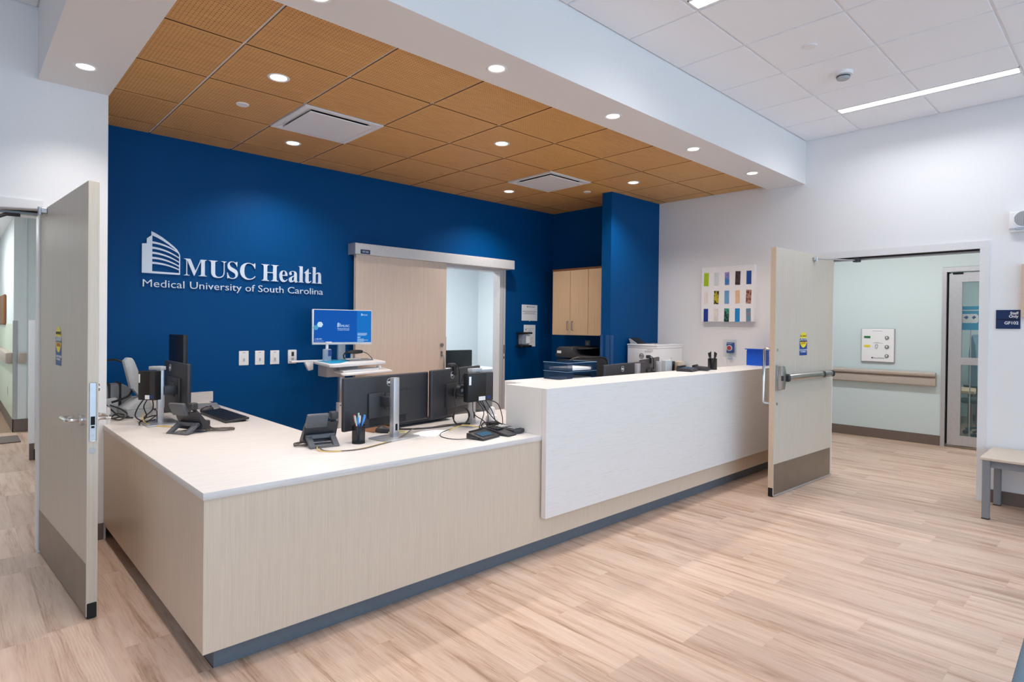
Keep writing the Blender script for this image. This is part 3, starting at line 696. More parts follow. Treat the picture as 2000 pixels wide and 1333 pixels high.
GLYPH = {"M":[[[0.014,0.0],[0.014,0.017],[0.03,0.019],[0.043,0.022],[0.053,0.026],[0.061,0.032],[0.067,0.039],[0.072,0.05],[0.074,0.063],[0.075,0.079],[0.075,0.382],[0.071,0.416],[0.053,0.432],[0.015,0.439],[0.015,0.455],[0.185,0.455],[0.317,0.142],[0.449,0.455],[0.617,0.455],[0.617,0.439],[0.602,0.437],[0.59,0.433],[0.58,0.429],[0.573,0.423],[0.567,0.416],[0.563,0.405],[0.561,0.393],[0.56,0.378],[0.56,0.085],[0.565,0.043],[0.568,0.036],[0.571,0.031],[0.576,0.026],[0.582,0.023],[0.617,0.017],[0.617,0.0],[0.396,0.0],[0.396,0.017],[0.433,0.025],[0.438,0.028],[0.443,0.032],[0.447,0.038],[0.45,0.044],[0.455,0.083],[0.455,0.399],[0.288,0.0],[0.27,0.0],[0.105,0.389],[0.105,0.08],[0.106,0.062],[0.109,0.048],[0.113,0.037],[0.12,0.03],[0.128,0.024],[0.139,0.02],[0.153,0.018],[0.169,0.017],[0.169,0.0]]],"U":[[[0.248,-0.013],[0.205,-0.01],[0.168,-0.002],[0.138,0.01],[0.114,0.029],[0.096,0.052],[0.083,0.081],[0.076,0.115],[0.073,0.155],[0.073,0.379],[0.072,0.394],[0.07,0.406],[0.066,0.416],[0.061,0.424],[0.053,0.429],[0.043,0.434],[0.03,0.437],[0.015,0.439],[0.015,0.455],[0.24,0.455],[0.24,0.439],[0.202,0.432],[0.185,0.415],[0.181,0.379],[0.181,0.14],[0.182,0.112],[0.186,0.088],[0.193,0.068],[0.203,0.051],[0.216,0.039],[0.232,0.029],[0.252,0.024],[0.275,0.022],[0.326,0.031],[0.363,0.056],[0.385,0.099],[0.392,0.159],[0.392,0.378],[0.391,0.393],[0.389,0.406],[0.385,0.416],[0.379,0.423],[0.371,0.429],[0.36,0.433],[0.346,0.437],[0.328,0.439],[0.328,0.455],[0.474,0.455],[0.474,0.439],[0.46,0.436],[0.448,0.432],[0.439,0.427],[0.433,0.421],[0.428,0.414],[0.425,0.404],[0.423,0.392],[0.422,0.378],[0.422,0.181],[0.42,0.133],[0.412,0.092],[0.398,0.058],[0.38,0.032],[0.356,0.013],[0.325,-0.002],[0.29,-0.01]]],"S":[[[0.043,-0.011],[0.043,0.158],[0.062,0.158],[0.072,0.124],[0.083,0.094],[0.096,0.07],[0.111,0.05],[0.129,0.034],[0.149,0.024],[0.172,0.017],[0.197,0.015],[0.215,0.016],[0.231,0.02],[0.245,0.027],[0.257,0.036],[0.266,0.047],[0.273,0.06],[0.277,0.074],[0.279,0.089],[0.275,0.11],[0.265,0.129],[0.248,0.146],[0.225,0.16],[0.163,0.191],[0.135,0.205],[0.112,0.221],[0.092,0.236],[0.077,0.253],[0.065,0.27],[0.056,0.289],[0.051,0.309],[0.05,0.332],[0.051,0.352],[0.054,0.37],[0.06,0.387],[0.067,0.403],[0.077,0.417],[0.088,0.429],[0.101,0.44],[0.115,0.449],[0.131,0.457],[0.148,0.462],[0.166,0.465],[0.185,0.466],[0.229,0.461],[0.282,0.448],[0.291,0.446],[0.3,0.445],[0.307,0.446],[0.313,0.45],[0.318,0.457],[0.32,0.466],[0.339,0.466],[0.339,0.319],[0.322,0.319],[0.317,0.337],[0.31,0.354],[0.303,0.37],[0.293,0.385],[0.283,0.398],[0.272,0.41],[0.261,0.42],[0.248,0.429],[0.235,0.436],[0.222,0.441],[0.208,0.444],[0.194,0.445],[0.178,0.443],[0.163,0.44],[0.151,0.434],[0.14,0.426],[0.131,0.417],[0.125,0.406],[0.121,0.394],[0.12,0.38],[0.121,0.368],[0.124,0.356],[0.129,0.346],[0.137,0.336],[0.147,0.328],[0.159,0.319],[0.173,0.311],[0.189,0.303],[0.253,0.273],[0.273,0.263],[0.29,0.253],[0.305,0.243],[0.317,0.233],[0.328,0.222],[0.337,0.211],[0.344,0.2],[0.35,0.188],[0.354,0.176],[0.357,0.162],[0.359,0.148],[0.359,0.133],[0.358,0.112],[0.354,0.093],[0.348,0.075],[0.339,0.058],[0.328,0.043],[0.314,0.029],[0.298,0.018],[0.281,0.008],[0.261,-0.0],[0.24,-0.006],[0.217,-0.009],[0.192,-0.01],[0.158,-0.008],[0.126,0.001],[0.098,0.009],[0.085,0.012],[0.069,0.007],[0.061,-0.011]]],"C":[[[0.257,-0.011],[0.224,-0.009],[0.193,-0.003],[0.164,0.006],[0.137,0.02],[0.113,0.037],[0.091,0.056],[0.072,0.079],[0.056,0.104],[0.043,0.132],[0.034,0.162],[0.028,0.194],[0.026,0.228],[0.028,0.262],[0.034,0.294],[0.043,0.323],[0.056,0.351],[0.072,0.376],[0.092,0.399],[0.114,0.418],[0.139,0.435],[0.166,0.448],[0.195,0.458],[0.226,0.464],[0.259,0.465],[0.283,0.464],[0.309,0.459],[0.337,0.451],[0.367,0.44],[0.388,0.435],[0.399,0.437],[0.408,0.443],[0.415,0.452],[0.419,0.465],[0.437,0.465],[0.437,0.308],[0.42,0.308],[0.407,0.338],[0.392,0.364],[0.375,0.387],[0.356,0.407],[0.335,0.423],[0.313,0.434],[0.29,0.441],[0.265,0.443],[0.212,0.43],[0.174,0.389],[0.151,0.321],[0.144,0.226],[0.152,0.138],[0.177,0.074],[0.219,0.036],[0.278,0.024],[0.298,0.025],[0.318,0.029],[0.338,0.035],[0.358,0.045],[0.377,0.056],[0.395,0.071],[0.412,0.087],[0.428,0.106],[0.447,0.089],[0.409,0.045],[0.365,0.014],[0.314,-0.005]]],"H":[[[0.015,0.0],[0.015,0.017],[0.031,0.019],[0.045,0.022],[0.055,0.026],[0.062,0.032],[0.068,0.039],[0.072,0.05],[0.074,0.064],[0.075,0.081],[0.075,0.379],[0.074,0.394],[0.071,0.406],[0.068,0.416],[0.062,0.424],[0.055,0.429],[0.044,0.434],[0.032,0.437],[0.016,0.439],[0.016,0.455],[0.242,0.455],[0.242,0.439],[0.204,0.432],[0.187,0.415],[0.182,0.379],[0.182,0.251],[0.342,0.251],[0.342,0.379],[0.337,0.415],[0.32,0.432],[0.282,0.439],[0.282,0.455],[0.507,0.455],[0.507,0.439],[0.491,0.437],[0.478,0.434],[0.468,0.429],[0.461,0.424],[0.456,0.417],[0.452,0.407],[0.45,0.394],[0.449,0.379],[0.449,0.081],[0.45,0.065],[0.452,0.052],[0.456,0.041],[0.461,0.033],[0.468,0.027],[0.478,0.022],[0.491,0.019],[0.507,0.017],[0.507,0.0],[0.282,0.0],[0.282,0.017],[0.298,0.019],[0.311,0.021],[0.321,0.025],[0.329,0.031],[0.335,0.038],[0.339,0.049],[0.341,0.063],[0.342,0.081],[0.342,0.221],[0.182,0.221],[0.182,0.081],[0.183,0.064],[0.185,0.05],[0.189,0.039],[0.194,0.032],[0.202,0.026],[0.212,0.022],[0.225,0.019],[0.242,0.017],[0.242,0.0]]],"e":[[[0.154,-0.01],[0.135,-0.009],[0.117,-0.005],[0.1,0.001],[0.085,0.01],[0.07,0.022],[0.058,0.035],[0.046,0.051],[0.037,0.069],[0.029,0.088],[0.024,0.109],[0.021,0.132],[0.019,0.157],[0.021,0.18],[0.024,0.201],[0.03,0.222],[0.038,0.24],[0.047,0.258],[0.059,0.273],[0.072,0.286],[0.087,0.298],[0.103,0.307],[0.12,0.313],[0.138,0.317],[0.157,0.318],[0.185,0.316],[0.209,0.309],[0.23,0.297],[0.249,0.28],[0.264,0.259],[0.274,0.234],[0.281,0.206],[0.283,0.173],[0.283,0.166],[0.117,0.166],[0.123,0.112],[0.138,0.073],[0.164,0.05],[0.199,0.042],[0.219,0.045],[0.237,0.053],[0.254,0.067],[0.27,0.086],[0.285,0.073],[0.258,0.036],[0.228,0.011],[0.193,-0.005]],[[0.116,0.192],[0.201,0.192],[0.201,0.215],[0.201,0.235],[0.199,0.252],[0.197,0.266],[0.193,0.277],[0.188,0.286],[0.181,0.292],[0.172,0.296],[0.161,0.297],[0.141,0.291],[0.127,0.274],[0.119,0.244],[0.116,0.203]]],"a":[[[0.255,-0.01],[0.232,-0.007],[0.216,0.001],[0.205,0.015],[0.2,0.035],[0.176,0.016],[0.151,0.002],[0.124,-0.006],[0.095,-0.009],[0.079,-0.007],[0.064,-0.004],[0.051,0.003],[0.04,0.011],[0.031,0.022],[0.025,0.034],[0.021,0.048],[0.02,0.063],[0.023,0.084],[0.031,0.104],[0.045,0.121],[0.063,0.136],[0.088,0.15],[0.119,0.164],[0.156,0.177],[0.199,0.19],[0.199,0.241],[0.198,0.254],[0.196,0.266],[0.192,0.275],[0.187,0.282],[0.18,0.288],[0.171,0.292],[0.16,0.295],[0.148,0.296],[0.129,0.294],[0.115,0.29],[0.107,0.283],[0.104,0.274],[0.113,0.257],[0.123,0.231],[0.122,0.222],[0.12,0.215],[0.116,0.208],[0.11,0.202],[0.103,0.197],[0.095,0.194],[0.087,0.191],[0.077,0.191],[0.067,0.192],[0.059,0.194],[0.051,0.198],[0.045,0.203],[0.04,0.21],[0.036,0.218],[0.034,0.227],[0.033,0.236],[0.034,0.248],[0.037,0.259],[0.042,0.269],[0.049,0.278],[0.058,0.287],[0.069,0.295],[0.081,0.302],[0.095,0.308],[0.11,0.312],[0.126,0.316],[0.143,0.318],[0.162,0.318],[0.195,0.317],[0.223,0.312],[0.246,0.304],[0.263,0.292],[0.276,0.277],[0.285,0.259],[0.291,0.236],[0.293,0.21],[0.293,0.062],[0.295,0.04],[0.304,0.034],[0.32,0.042],[0.329,0.028],[0.312,0.011],[0.294,-0.001],[0.275,-0.008]],[[0.151,0.034],[0.174,0.041],[0.199,0.063],[0.199,0.169],[0.164,0.157],[0.138,0.139],[0.123,0.114],[0.118,0.084],[0.12,0.062],[0.126,0.046],[0.137,0.037]]],"l":[[[0.018,0.0],[0.018,0.016],[0.027,0.017],[0.035,0.019],[0.041,0.022],[0.045,0.026],[0.048,0.03],[0.051,0.037],[0.052,0.046],[0.052,0.056],[0.052,0.398],[0.047,0.429],[0.043,0.433],[0.038,0.436],[0.03,0.438],[0.02,0.439],[0.02,0.455],[0.148,0.455],[0.148,0.056],[0.154,0.026],[0.158,0.022],[0.164,0.019],[0.171,0.017],[0.18,0.016],[0.18,0.0]]],"t":[[[0.124,-0.009],[0.105,-0.008],[0.089,-0.004],[0.076,0.002],[0.066,0.01],[0.058,0.022],[0.053,0.036],[0.049,0.052],[0.048,0.071],[0.048,0.279],[0.02,0.279],[0.02,0.3],[0.039,0.318],[0.057,0.336],[0.073,0.353],[0.088,0.369],[0.101,0.384],[0.112,0.398],[0.121,0.412],[0.129,0.424],[0.144,0.424],[0.144,0.31],[0.208,0.31],[0.208,0.279],[0.144,0.279],[0.144,0.082],[0.149,0.051],[0.168,0.04],[0.179,0.042],[0.189,0.049],[0.198,0.06],[0.206,0.075],[0.222,0.066],[0.205,0.033],[0.182,0.009],[0.155,-0.005]]],"h":[[[0.018,0.0],[0.018,0.016],[0.027,0.017],[0.035,0.019],[0.041,0.022],[0.045,0.026],[0.048,0.031],[0.051,0.037],[0.052,0.046],[0.052,0.056],[0.052,0.399],[0.046,0.429],[0.041,0.433],[0.036,0.437],[0.028,0.439],[0.019,0.44],[0.019,0.455],[0.148,0.455],[0.148,0.267],[0.168,0.289],[0.19,0.305],[0.215,0.315],[0.243,0.318],[0.281,0.312],[0.309,0.292],[0.325,0.258],[0.33,0.212],[0.33,0.056],[0.337,0.026],[0.341,0.022],[0.347,0.019],[0.354,0.017],[0.363,0.016],[0.363,0.0],[0.202,0.0],[0.202,0.016],[0.207,0.016],[0.219,0.019],[0.228,0.026],[0.233,0.038],[0.235,0.056],[0.235,0.217],[0.235,0.23],[0.234,0.241],[0.232,0.25],[0.229,0.258],[0.225,0.264],[0.219,0.268],[0.212,0.27],[0.203,0.271],[0.188,0.269],[0.173,0.262],[0.16,0.251],[0.148,0.235],[0.148,0.056],[0.154,0.026],[0.158,0.022],[0.164,0.019],[0.171,0.017],[0.18,0.016],[0.18,0.0]]]}
def glyph(ch, x0, x1, zb, zt):
    loops = GLYPH[ch]
    ax = [p[0] for l in loops for p in l]; ay = [p[1] for l in loops for p in l]
    a0, a1, b0, b1 = min(ax), max(ax), min(ay), max(ay)
    cu = bpy.data.curves.new('letter', 'CURVE'); cu.dimensions = '2D'; cu.fill_mode = 'BOTH'; cu.extrude = .0055; cu.offset = -.0011
    for l in loops:
        sp = cu.splines.new('POLY'); sp.points.add(len(l)-1); sp.use_cyclic_u = True
        for k, (px, py) in enumerate(l): sp.points[k].co = ((px-a0)/(a1-a0)*(x1-x0), (py-b0)/(b1-b0)*(zt-zb), 0, 1)
    q = bpy.data.objects.new('letter', cu); COL.objects.link(q); bpy.context.view_layer.update()
    me = bpy.data.meshes.new_from_object(q.evaluated_get(bpy.context.evaluated_depsgraph_get()))
    bpy.data.objects.remove(q); bpy.data.curves.remove(cu)
    me.materials.clear(); me.materials.append(m['letter'])
    o = bpy.data.objects.new('letter', me); COL.objects.link(o); o.parent = wsign
    o.location = (x0-OX, -.0065, zb-OZ); o.rotation_euler = BACK
for ch, x0, x1, zb, zt in (('M', 1.388, 1.565, 1.788, 1.928), ('U', 1.577, 1.721, 1.782, 1.928), ('S', 1.724, 1.814, 1.781, 1.933), ('C', 1.829, 1.964, 1.782, 1.932), ('H', 2.013, 2.168, 1.782, 1.931),
                           ('e', 2.173, 2.251, 1.780, 1.888), ('a', 2.261, 2.348, 1.781, 1.889), ('l', 2.352, 2.404, 1.786, 1.938), ('t', 2.408, 2.479, 1.783, 1.920), ('h', 2.482, 2.584, 1.785, 1.940)):
    glyph(ch, x0, x1, zb, zt)
sub = text('lettering', 'Medical University of South Carolina', .0855, 'letter', wsign, (0, -.0065, .001), BACK, depth=.005, bold=-.0004)
bpy.context.view_layer.update()
sub.scale = (1.497/max(sub.dimensions.x, .1)*sub.scale.x, 1, 1)

# ------------------------------------------------------------------ things on the blue wall
def switch(i, x, label):
    t = thing('light_switch', label, 'switch', (x, YB, 1.095), 0, 'wall switches')
    part('cover_plate', G().box(-.041, -.006, -.063, .041, -.0005, .063, bev=.003, seg=1), 'wplast', t)
    part('rocker', G().box(-.017, -.009, -.034, .017, -.006, .034, bev=.002, seg=1), 'paper', t)
    part('slider', G().box(-.008, -.012, -.028, .008, -.009, -.002, bev=.001, seg=1), 'pgrey', t)
    part('indicator', G().box(-.011, -.0065, .045, .011, -.006, .049), 'ink', t)
switch(0, 1.870, 'white wall switch farthest from the thermostat on the blue wall'); switch(1, 2.007, 'white wall switch in the middle of the three'); switch(2, 2.141, 'white wall switch next to the thermostat')
t = thing('thermostat', 'white thermostat with small grey display on the blue wall', 'thermostat', (2.298, YB, 1.097))
part('case', G().box(-.041, -.022, -.064, .041, -.0005, .064, bev=.008), 'wplast', t)
part('display', G().box(-.011, -.0235, .005, .013, -.0215, .045), 'soft', t); part('dial', G().cyl((0, -.022, -.020), (0, -.025, -.020), .013), 'pgrey', t)
part('button', G().cyl((-.008, -.022, -.044), (-.008, -.0245, -.044), .004, n=10), 'grey', t); part('button', G().cyl((.010, -.022, -.044), (.010, -.0245, -.044), .004, n=10), 'grey', t)
t = thing('wall_notice', 'white landscape notice pinned on the blue wall', 'notice', (5.404, YB, 1.575))
part('sheet', G().box(-.141, -.002, -.102, .141, -.0004, .102), 'paper', t)
text('lettering', 'MUSC Health', .022, 'navy', t, (-.03, -.0022, .068), BACK); part('print_mark', G().box(-.048, -.0024, .066, -.036, -.002, .086), 'navy', t)
g = G()
for z, w in ((.022, .12), (.010, .13), (-.004, .09), (-.016, .12)): g.box(-w, -.0023, z-.002, w, -.002, z+.002)
part('print_lines', g, 'ink', t); part('clip', G().box(-.008, -.006, -.112, .008, -.0004, -.100), 'pgrey', t)
t = thing('wall_notice', 'white portrait notice below the landscape one on the blue wall', 'notice', (5.408, YB, 1.281))
part('sheet', G().box(-.105, -.002, -.139, .105, -.0004, .139), 'paper', t)
g = G()
for k, w in enumerate((.07, .03, .03, .04, .02, .03, .06, .06, .05, .07, .05)): g.box(-w, -.0023, .086-k*.018, w, -.002, .089-k*.018)
g.box(-.075, -.0023, .07, -.06, -.002, .088); part('print_lines', g, 'ink', t)
t = thing('hand_sanitizer_dispenser', 'black framed clear sanitizer dispenser on the blue wall', 'dispenser', (5.245, YB, 1.235))
part('back_plate', G().box(-.06, -.02, -.09, .06, -.0005, .09, bev=.004, seg=1), 'black', t)
part('top_bracket', G().box(-.09, -.13, .070, .09, -.02, .092, bev=.004, seg=1), 'black', t); part('drip_tray', G().box(-.10, -.13, -.098, .085, -.02, -.07, bev=.006, seg=1), 'black', t)
part('bottle', G().box(-.065, -.115, -.068, .065, -.022, .068, bev=.02, seg=3), 'clear', t); part('bottle_label', G().box(-.012, -.1165, -.045, .058, -.1155, .045), 'paper', t)

# ------------------------------------------------------------------ right wall
t = thing('painting', 'square white canvas with fifteen coloured paint swatches in rows', 'painting', (XR, 3.124, 1.78), -90)
part('canvas', G().box(-.304, -.045, -.304, .304, -.0005, .304, bev=.002, seg=1), 'paper', t)
def mottled(name, a, b, sc, lo=.45, hi=.55):
    q = Mat(name, .6); q.base(q.ramp(q.noise(q.coords((1, 1, 1)), sc, 4, .6, .6), [(lo, rgb(*a)), (hi, rgb(*b))])); return q.m
SW = [[('a', (176, 206, 44), (164, 196, 36)), ('b', (206, 216, 222), (214, 222, 226)), ('c', (58, 124, 190), (170, 140, 196)), ('d', (44, 30, 40), (70, 50, 60)), ('e', (12, 66, 148), (16, 74, 156))],
      [('f', (232, 222, 216), (236, 228, 222)), ('g', (30, 28, 20), (196, 180, 40)), ('h', (100, 152, 200), (112, 160, 206)), ('i', (230, 196, 166), (226, 186, 150)), ('j', (110, 60, 52), (178, 130, 116))],
      [('k', (8, 50, 136), (12, 56, 142)), ('l', (214, 210, 214), (230, 222, 214)), ('m', (10, 40, 36), (60, 150, 130)), ('n', (16, 130, 194), (22, 136, 198)), ('o', (96, 140, 160), (136, 130, 150))]]
for r_, row in enumerate(SW):
    for c_, (k, a, b) in enumerate(row):
        x = -.245+c_*.1225; z = [.168, -.036, -.232][r_]; w = .027; h = .072
        sk = .003*((r_*5+c_*7) % 3-1)
        part('paint_swatch', G().prism([(x-w+sk, z-h), (x+w, z-h+sk), (x+w-sk, z+h), (x-w, z+h-sk)], 'y', -.0465, -.0445), mottled('swatch_'+k, a, b, 26 if k in 'djmgl' else 9), t)
t = thing('fire_pull_station', 'clear covered emergency button with blue face below the painting', 'alarm', (XR, 3.089, 1.185), -90)
part('clear_cover', G().box(-.066, -.055, -.095, .066, -.0005, .098, bev=.008), 'glass', t)
part('blue_face', G().box(-.040, -.030, -.050, .040, -.002, .064, bev=.004, seg=1), 'sblue', t); part('red_button', G().cyl((-.004, -.030, .004), (-.004, -.044, .004), .023), 'red', t)
part('button_ring', G().lathe([(.023, -.030), (.032, -.030), (.032, -.036), (.023, -.036)], (-.004, 0, .004), axis='y'), 'wplast', t)
text('lettering', 'EMERGENCY', .0105, 'paper', t, (0, -.0308, .049), BACK, 'CENTER'); part('lower_tab', G().box(-.025, -.03, -.118, .025, -.001, -.096, bev=.004, seg=1), 'clear', t)
t = thing('room_sign', 'navy staff only room sign beside the staff doorway', 'sign', (XR, .746, 1.5015), -90)
part('sign_plate', G().box(-.0765, -.006, -.076, .0765, -.0005, .076), 'navy', t)
part('sign_groove', G().box(-.0765, -.0066, -.004, .0765, -.006, .002), 'dark', t)
text('lettering', 'Staff\nOnly', .030, 'paper', t, (.064, -.0068, .040), BACK, 'RIGHT', bold=.0006); text('lettering', 'GF102', .033, 'paper', t, (.066, -.0068, -.040), BACK, 'RIGHT', bold=.0006)
t = thing('wall_speaker', 'white square alarm speaker high on the white wall', 'speaker', (XR, .655, 2.28), -90)
part('case', G().box(-.092, -.045, -.082, .092, -.0005, .082, bev=.008), 'wplast', t)
part('grille_rim', G().lathe([(.060, -.046), (.062, -.049), (.066, -.049), (.068, -.045)], (0, 0, .018), axis='y'), 'wplast', t)
g = G()
for k in range(-9, 10):
    hh = math.sqrt(max(.0, .058**2-(k*.006)**2)); g.box(k*.006-.0013, -.0475, .018-hh, k*.006+.0013, -.045, .018+hh)
part('grille', g, 'grey', t); part('strobe_lens', G().box(-.05, -.062, -.068, .05, -.044, -.046, bev=.006), 'clear', t); part('strobe_strip', G().box(-.09, -.0465, -.064, .09, -.045, -.05), 'pgrey', t)
t = thing('framed_picture', 'tan framed picture cut off by the frame edge beside the room sign', 'picture', (XR, .43, 1.73), -90)
part('picture_frame', G().box(-.235, -.035, -.21, -.215, -.0005, .21).box(.215, -.035, -.21, .235, -.0005, .21).box(-.215, -.035, -.21, .215, -.0005, -.19).box(-.215, -.035, .19, .215, -.0005, .21), 'tan', t); part('picture_sheet', G().box(-.215, -.02, -.19, .215, -.0005, .19), 'paper', t)

# corridor fittings
t = thing('gas_valve_panel', 'white gas valve panel with three round gauges in the corridor', 'control panel', (8.78, 2.358, 1.205), -90)
part('panel_face', G().box(-.185, -.03, -.212, .185, -.0005, .212, bev=.004, seg=1), 'wplast', t); part('panel_rim', G().box(-.192, -.02, -.219, .192, -.0005, .219, bev=.004, seg=1), 'alu', t)
for z, c_ in ((.105, 'green'), (-.012, 'yellow'), (-.13, 'wplast')):
    part('gas_label', G().box(-.155, -.033, z-.014, -.082, -.03, z+.014), c_, t)
    part('gauge', G().lathe([(.001, -.042), (.020, -.042), (.024, -.036), (.024, -.03), (.001, -.03)], (.108, 0, z-.005), axis='y'), 'grey', t)
    part('gauge_face', G().box(.102, -.044, z-.012, .114, -.0418, z+.008), 'wplast', t)
part('pull_ring', G().tube([(-.02, -.034, .004), (-.005, -.036, .012), (.006, -.036, 0), (-.002, -.036, -.03), (-.014, -.036, -.04), (-.022, -.036, -.02)], .004, closed=True), 'pgrey', t)
g = G(); g.box(-.06, -.0308, .184, .05, -.03, .188); g.box(-.05, -.0308, .026, .06, -.03, .030); g.box(-.03, -.0308, .036, .02, -.03, .039); part('print_lines', g, 'ink', t)
text('lettering', 'BeaconMedaes', .021, 'navy', t, (-.045, -.031, -.17), BACK); part('print_mark', G().box(-.066, -.0312, -.172, -.050, -.03, -.154), 'navy', t)
t = thing('handrail', 'taupe corridor handrail on the pale green wall', 'handrail', (8.78, 1.72, .80))
part('grip', G().prism([(-.02, .035), (-.075, .035), (-.09, .05), (-.092, .075), (-.075, .092), (-.02, .092)], 'y', 0, 2.9, bev=.004), 'rail', t, 'rounded upper grip')
part('bumper', G().prism([(-.0, -.082), (-.06, -.078), (-.066, -.065), (-.066, .015), (-.058, .03), (-.0, .035)], 'y', 0, 2.9, bev=.003), 'rail', t)
part('bracket', G().box(-.03, .3, -.02, 0, .36, .08).box(-.03, 1.5, -.02, 0, 1.56, .08).box(-.03, 2.5, -.02, 0, 2.56, .08), 'rail', t)
# behind the glass door
t = thing('poster', 'cyan poster with a white mask shape behind the glass door', 'poster', (9.06, 1.44, 1.562), -90)
part('sheet', G().box(-.165, -.003, -.145, .25, 0, .145), 'cyan', t)
part('white_shape', G().prism([(-.105, -.02), (-.085, -.06), (.06, -.06), (.075, -.045), (.075, .03), (.055, .05), (-.085, .05), (-.105, .02)], 'y', -.005, -.003), 'paper', t)
g = G(); g.prism([(-.07, .01), (-.04, -.015), (-.02, .01), (-.04, .03)], 'y', -.007, -.005); g.prism([(.01, .01), (.03, -.015), (.055, .01), (.035, .03)], 'y', -.007, -.005); part('blue_spot', g, 'sblue', t)
g = G()
for k in range(6): g.box(.10, -.0045, .05-k*.026, .20, -.003, .056-k*.026)
g.box(-.10, -.0045, .09, .2, -.003, .10); part('print_lines', g, 'paper', t)
part('stand_rod', G().cyl((0, .012, -.14), (0, .012, -1.562), .006), 'alu', t); part('stand_foot', G().cyl((0, .012, -1.562), (0, .012, -1.55), .10), 'alu', t)
def office_chair(label, loc, rz, back='mesh', ht=1.0, grp=None, wood=False):
    t = thing('office_chair', label, 'chair', loc, rz, grp)
    part('seat', G().box(-.24, -.24, .43, .24, .24, .51, bev=.035, seg=3), 'black', t)
    g = G(); g.prism([(-.19, .60), (.19, .60), (.225, .70), (.225, ht-.08), (.19, ht-.01), (.13, ht), (-.13, ht), (-.19, ht-.01), (-.225, ht-.08), (-.225, .70)], 'y', .235, .262, bev=.008)
    part('backrest', g, back, t); part('back_spine', G().tube([(0, .10, .41), (0, .27, .44), (0, .29, .60), (0, .275, .80)], .022), 'black', t)
    g = G(); rim = [(-.19, .25, .60), (.19, .25, .60), (.225, .25, .70), (.225, .25, ht-.08), (.18, .25, ht-.005), (0, .25, ht), (-.18, .25, ht-.005), (-.225, .25, ht-.08), (-.225, .25, .70)]
    g.tube(rim+[rim[0]], .014, smooth=4); part('back_frame', g, 'black', t)
    for sx in (-1, 1):
        g = G(); g.tube([(sx*.22, .05, .45), (sx*.29, .06, .50), (sx*.29, .05, .66)], .016); g.box(sx*.29-.035, -.12, .66, sx*.29+.035, .13, .69, bev=.012)
        part('armrest', g, 'black', t)
    part('gas_column', G().cyl((0, 0, .09), (0, 0, .43), .03), 'black', t)
    for k in range(5):
        a = 2*pi*k/5; g = G(); g.tube([(0, 0, .11), (.16*cos(a), .16*sin(a), .10), (.28*cos(a), .28*sin(a), .075)], .018)
        lg = part('base_leg', g, 'black', t)
        part('caster', G().cyl((.28*cos(a)-.02*sin(a), .28*sin(a)+.02*cos(a), .03), (.28*cos(a)+.02*sin(a), .28*sin(a)-.02*cos(a), .03), .029), 'rubber', lg)
    return t
office_chair('dark office chair in the room behind the glass door', (10.0, 1.36, 0), 150, 'black', 1.12)
t = thing('side_table', 'low wooden table in the room behind the glass door', 'table', (10.75, 1.95, 0))
part('tabletop', G().box(-.35, -.35, .52, .35, .35, .56, bev=.004, seg=1), 'cab', t)
for a in (-.3, .3):
    for b in (-.3, .3): part('leg', G().box(a-.025, b-.025, 0, a+.025, b+.025, .52), 'brown', t)
t = thing('medical_cart', 'blue grey covered machine in the room behind the glass door', 'machine', (11.5, 1.55, 0), 20)
part('body', G().prism([(-.3, .12), (.3, .12), (.26, 1.1), (.1, 1.36), (-.12, 1.2), (-.3, .7)], 'y', -.25, .25, bev=.03), 'bluefab', t)
for a in (-.2, .2):
    for b in (-.18, .18): part('caster', G().cyl((a-.015, b, .06), (a+.015, b, .06), .06), 'rubber', t)

# left corridor fittings
t = thing('mobile_screen', 'white mobile screen with a slim end post and black casters in the grey corridor', 'screen', (0.60, 7.65, 0))
part('post', G().box(-.026, 0, .165, .026, .05, 1.405, bev=.004, seg=1), 'white', t, 'white end post')
part('panel', G().box(.030, .012, .19, .36, .045, 1.385, bev=.003, seg=1), 'aluw', t, 'pale grey panel')
part('dark_foot', G().box(-.018, .005, .0, .022, .045, .1645), 'base', t)
for x in (.045, .31):
    c_ = part('caster_fork', G().box(x-.012, -.03, .075, x+.03, .05, .19, bev=.004, seg=1), 'pgrey', t); part('caster', G().cyl((x-.028, -.02, .055), (x+.012, -.02, .055), .055), 'rubber', c_)
t = thing('handrail', 'grey handrail on the corridor wall behind the open oak door', 'handrail', (.578, 9.70, .86), 0)
part('grip', G().prism([(-.08, .0), (0, 0), (0, .14), (-.08, .14)], 'y', .0, 3.2, bev=.02), 'rail', t); part('return_end', G().prism([(.04, .0), (.13, 0), (.13, .14), (.04, .14)], 'y', -.06, 0.0, bev=.02), 'rail', t)
t = thing('framed_picture', 'brown framed picture on the far corridor wall', 'picture', (.578, 12.0, 1.555), 0)
part('picture_frame', G().box(-.035, -1.0, -.215, -.001, .95, .215, bev=.01, seg=1), 'brown', t); part('picture_sheet', G().box(-.037, .1, -.16, -.034, .85, .16), 'green', t)
single('wall_outlet', G().box(-.006, -.04, -.06, -.0005, .04, .06, bev=.002, seg=1), 'grey', 'small wall outlet in the left corridor below the handrail', 'outlet', (.578, 10.6, .45))
single('floor_mat', G().box(-.16, -.25, .001, .10, .25, .012, bev=.004, seg=1), 'base', 'dark brown mat on the corridor floor behind the open oak door', 'mat', (.50, 9.1, 0))
